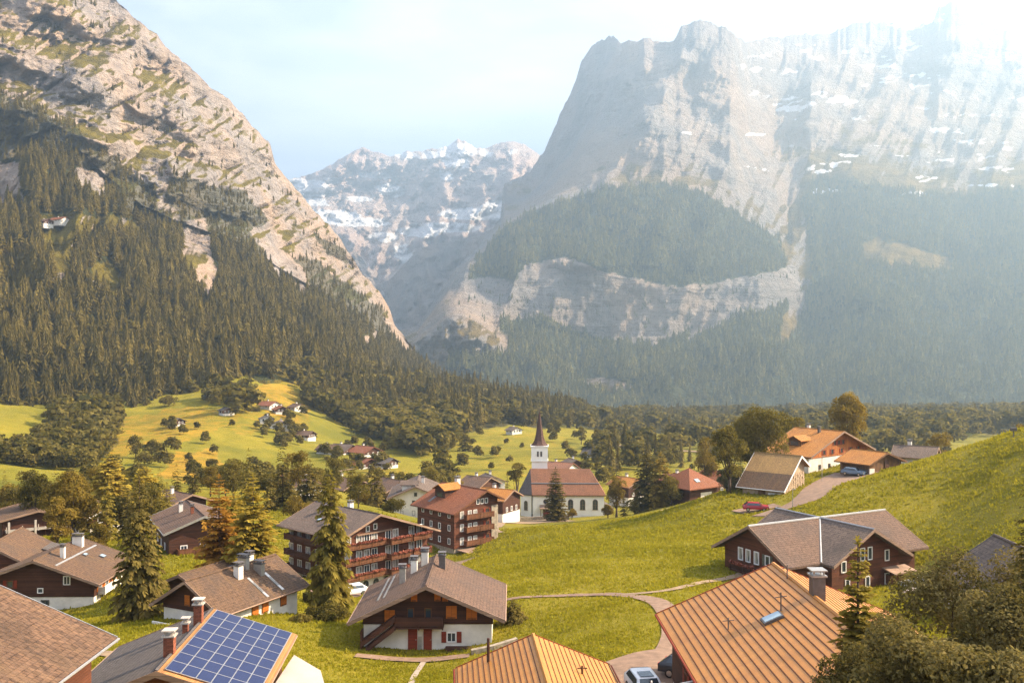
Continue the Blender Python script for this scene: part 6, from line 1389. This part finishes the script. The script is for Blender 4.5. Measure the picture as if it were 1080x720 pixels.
def car(label, loc, rz, paint, kind='estate', sunroof=False, tip=0.0):
    root = empty('car', loc, rz, label, 'car')
    Lc, W, prof = 4.4, .9, [(-2.2, .35), (-2.2, .75), (-2.1, .95), (-1.15, 1.02), (-.55, 1.45), (1.35, 1.5), (2.0, 1.0), (2.18, .9), (2.2, .35)]
    def ring(sc): return [(x, z) for x, z in prof]
    secs = [(-W, .0, .93), (-W * .97, .0, .97), (-W * .78, .0, 1.0), (W * .78, 0, 1.0), (W * .97, 0, .97), (W, 0, .93)]
    V = []; n = len(prof)
    for wv, _, s in secs:
        for x, z in prof:
            tuck = 1 - .22 * max(0, (z - .98) / .52) if abs(wv) > .6 else 1
            V.append((wv * tuck, x, z * (1 if abs(wv) < .75 else (.985 if z > .5 else 1.05))))
    F = [(k * n + i, k * n + (i + 1) % n, (k + 1) * n + (i + 1) % n, (k + 1) * n + i) for k in range(len(secs) - 1) for i in range(n)] + [tuple(range(n)), tuple(range(len(V) - 1, len(V) - n - 1, -1))]
    b = MB(); b.add(V, F); body = b.build('body', M[paint], root, bevel=.03, smooth=True)
    b = MB(); b.slab([(-.66, -1.12, 1.08), (.66, -1.12, 1.08), (.58, -.6, 1.45), (-.58, -.6, 1.45)], .02); b.build('windscreen', M['glass'], root)
    b = MB(); b.slab([(-.58, 1.42, 1.5), (.58, 1.42, 1.5), (.64, 1.92, 1.11), (-.64, 1.92, 1.11)], .02); b.build('rear_window', M['glass'], root)
    for sg in (-1, 1):
        b = MB(); b.add([(sg * .885, -.95, 1.06), (sg * .90, 1.6, 1.06), (sg * .735, 1.3, 1.42), (sg * .735, -.5, 1.40)], [(0, 1, 2, 3)]); me = b.mesh('side_window', M['glass']); o = obj('side_window', me, root, (sg * .012, 0, 0))
        b = MB(); b.box((sg * .68, -2.19, .72), (.36, .08, .16)); b.build('headlight', M['metal_pale'], root)
        b = MB(); b.box((sg * .72, 2.17, .8), (.3, .08, .2)); b.build('tail_light', M['lamp_red'], root)
        b = MB(); b.box((sg * 1.0, -.75, 1.08), (.2, .12, .13)); b.build('mirror', M[paint], root)
        for yv in (-1.35, 1.35):
            b = MB(); b.tube((sg * .93, yv, .32), (sg * .70, yv, .32), .32, n=16); wv = b.build('wheel', M['tyre'], root); b = MB(); b.tube((sg * .945, yv, .32), (sg * .9, yv, .32), .2, n=12); b.build('rim', M['rim'], wv)
    if sunroof: b = MB(); b.slab([(-.45, -.35, 1.515), (.45, -.35, 1.515), (.45, .55, 1.535), (-.45, .55, 1.535)], .03); b.build('sunroof', M['glass'], root)
    return root
car('white car with a dark sunroof parked in the yard at the bottom', G(681, 62.2, .16), R(8), 'car_white', sunroof=True)
car('red car parked beside the old barn', G(797, 164.5, .2), R(80), 'car_red')
car('blue-grey car in the shade of the open garage', G(900, 187, .2), R(50), 'car_blue')
car('pale car half hidden between hotel and stair chalet', G(371, 131, .2), R(-60), 'car_white')
car('dark car at the right edge of the yard by the metal roof', G(730, 66, .2), R(60), 'car_dark')
b = MB(); x, y, z = G(332, 118)
tag(wall_along('hedge', 'low clipped hedge below the hotel terrace', [(322, 122), (340, 120), (365, 121)], 1.1, .9, 'leaf', 'hedge'), None)

# ------------------------------------------------------------------ grass tufts of the near meadows
def tufts(n):
    px = RNG.uniform(-20, 1140, n * 2); d = np.exp(RNG.uniform(math.log(56), math.log(215), n * 2)); z = gz_px(px, d); py = 360 - z / d * 1000
    k = (py > 440) & (py < 740); px, d, z, py = px[k][:n], d[k][:n], z[k][:n], py[k][:n]; x = (px - 540) * d / 1000
    ok = np.ones(len(x), bool)
    for c_, ws in ROADS:
        dd = np.sqrt(((np.stack([x, d], -1)[:, None] - c_[None, ::4]) ** 2).sum(-1)); ok &= (dd > ws[None, ::4] / 2 + .15).all(1)
    ok &= ~inpoly(px, py, [(955, 602), (985, 590), (1030, 592), (1040, 608), (1000, 618), (955, 622)])
    x, d, z, px = x[ok], d[ok], z[ok], px[ok]; m = len(x)
    patch = fbm(x / 9, d / 9, 2.0, 4); h_ = np.clip(.2 + .17 * patch + .07 * RNG.normal(size=m), .05, .5) * np.clip(d / 110, .75, 1.5)
    V = np.zeros((m, 9, 3)); T = np.zeros((m, 9)); base = np.stack([x, d, z - .03], -1)
    tv = np.clip(.45 + .55 * fbm(x / 16, d / 16, 7.0, 3) - .25 * patch + .13 * RNG.normal(size=m), 0, 1)
    for b_ in range(3):
        a = RNG.random(m) * 6.283; w_ = h_ * .42; lean = RNG.normal(size=(m, 2)) * .35 * h_[:, None]; off = RNG.normal(size=(m, 2)) * .16
        for q, sg in ((0, -1), (1, 1)): V[:, b_ * 3 + q] = base + np.stack([off[:, 0] + sg * np.cos(a) * w_, off[:, 1] + sg * np.sin(a) * w_, 0 * a], -1)
        V[:, b_ * 3 + 2] = base + np.stack([off[:, 0] + lean[:, 0], off[:, 1] + lean[:, 1], h_ * RNG.uniform(.7, 1.2, m)], -1)
        for q in range(3): T[:, b_ * 3 + q] = np.clip(tv + (.12 if q == 2 else -.1), 0, 1)
    F = np.arange(m * 9).reshape(-1, 3)
    tag(obj('meadow_grass', mesh_np('meadow_grass', V.reshape(-1, 3), F, M['grass_tuft'], False, {'tint': T.ravel()})), kind='stuff')
tufts(170000)
print('village', round(time.time() - T0, 1))

# ------------------------------------------------------------------ camera, light, air
cam = bpy.data.cameras.new('camera'); co = bpy.data.objects.new('camera', cam); link(co)
cam.sensor_width = 36; cam.lens = 36 * 1000 / 1080.0; cam.clip_start = 0.5; cam.clip_end = 40000
co.location = (0, 0, 0); co.rotation_euler = (R(90), 0, 0)
scene.camera = co
SUN_AZ, SUN_EL = 81.0, 36.0          # azimuth measured from the view direction towards the right
w = bpy.data.worlds.new('World'); scene.world = w; w.use_nodes = True
nt = w.node_tree; nt.nodes.clear()
sky = N(nt, 'ShaderNodeTexSky', sky_type='NISHITA', sun_disc=False, sun_elevation=R(SUN_EL), sun_rotation=R(SUN_AZ), air_density=1.0, dust_density=1.5, ozone_density=1.2, altitude=1000)
tcn = N(nt, 'ShaderNodeTexCoord').outputs['Generated']
st = N(nt, 'ShaderNodeSeparateXYZ'); L(nt, tcn, st.inputs[0])
cn = noise(nt, scaled(nt, tcn, (1.0, 1.0, 1.8)), 5.5, 9, 0.62, 0.3)
# cloud bank high above the ridge on the sunny side
ramp_x = mathn(nt, 'MULTIPLY', mathn(nt, 'SUBTRACT', st.outputs[0], 0.14), 5.0, clamp=True)
ramp_z = mathn(nt, 'MULTIPLY', mathn(nt, 'SUBTRACT', st.outputs[2], 0.24), 8.0, clamp=True)
cm = mathn(nt, 'MULTIPLY', ramp_x, ramp_z)
cf = ramp(nt, mathn(nt, 'ADD', cn, mathn(nt, 'MULTIPLY', mathn(nt, 'SUBTRACT', cm, 1.0), 0.45)), [(0.34, (0, 0, 0)), (0.52, (1, 1, 1))])
wisp = ramp(nt, noise(nt, scaled(nt, tcn, (1, 1, 3)), 2.2, 7, 0.6, .5), [(0.45, (0, 0, 0)), (0.75, (0.4,) * 3)])
cf = mathn(nt, 'MAXIMUM', cf, wisp)
skc = mixc(nt, cf, mixc(nt, 0.36, sky.outputs[0], (5.4, 4.9, 5.2)), (9.0, 8.4, 8.3))
bg = N(nt, 'ShaderNodeBackground', inp={'Strength': SKY_STR}); L(nt, skc, bg.inputs[0])
wo = N(nt, 'ShaderNodeOutputWorld'); L(nt, bg.outputs[0], wo.inputs[0])
sl = bpy.data.lights.new('sun', 'SUN'); sl.energy = SUN_STR; sl.angle = R(0.5); sl.color = (1.0, 0.80, 0.56)
so = bpy.data.objects.new('sun', sl); link(so)
sd = Vector((math.sin(R(SUN_AZ)) * math.cos(R(SUN_EL)), math.cos(R(SUN_AZ)) * math.cos(R(SUN_EL)), math.sin(R(SUN_EL))))
so.rotation_euler = (-sd).to_track_quat('-Z', 'Y').to_euler()
if HAZE > 0:
    hb = MB(); hb.box((0, 4900, 600), (60000, 12800, 2900))
    hm, nt = new_mat('haze_air')
    pv = N(nt, 'ShaderNodeVolumePrincipled', inp={'Density': HAZE, 'Anisotropy': HAZE_G, 'Color': HAZE_COL})
    pv.inputs['Density Attribute'].default_value = ''
    pv.inputs['Color Attribute'].default_value = '' if 'Color Attribute' in pv.inputs else ''
    o = N(nt, 'ShaderNodeOutputMaterial'); L(nt, pv.outputs[0], o.inputs['Volume'])
    try: hm.cycles.homogeneous_volume = True
    except Exception: pass
    tag(hb.build('haze', hm), kind='stuff')
vs = scene.view_settings; scene.display_settings.display_device = 'sRGB'
vs.view_transform = 'Standard'; vs.look = 'None'; vs.exposure = EXPOSURE; vs.gamma = 1.0; vs.use_curve_mapping = False
c = scene.cycles
c.max_bounces = 4; c.diffuse_bounces = 2; c.glossy_bounces = 2; c.transmission_bounces = 3; c.volume_bounces = 0; c.transparent_max_bounces = 8
c.use_denoising = True; c.caustics_reflective = False; c.caustics_refractive = False; c.sample_clamp_indirect = 4
c.use_adaptive_sampling = True; c.adaptive_threshold = 0.02
try: c.denoiser = 'OPENIMAGEDENOISE'; c.denoising_input_passes = 'RGB_ALBEDO_NORMAL'; c.denoising_prefilter = 'NONE'
except Exception: pass
print('scene built', round(time.time() - T0, 1), 's')
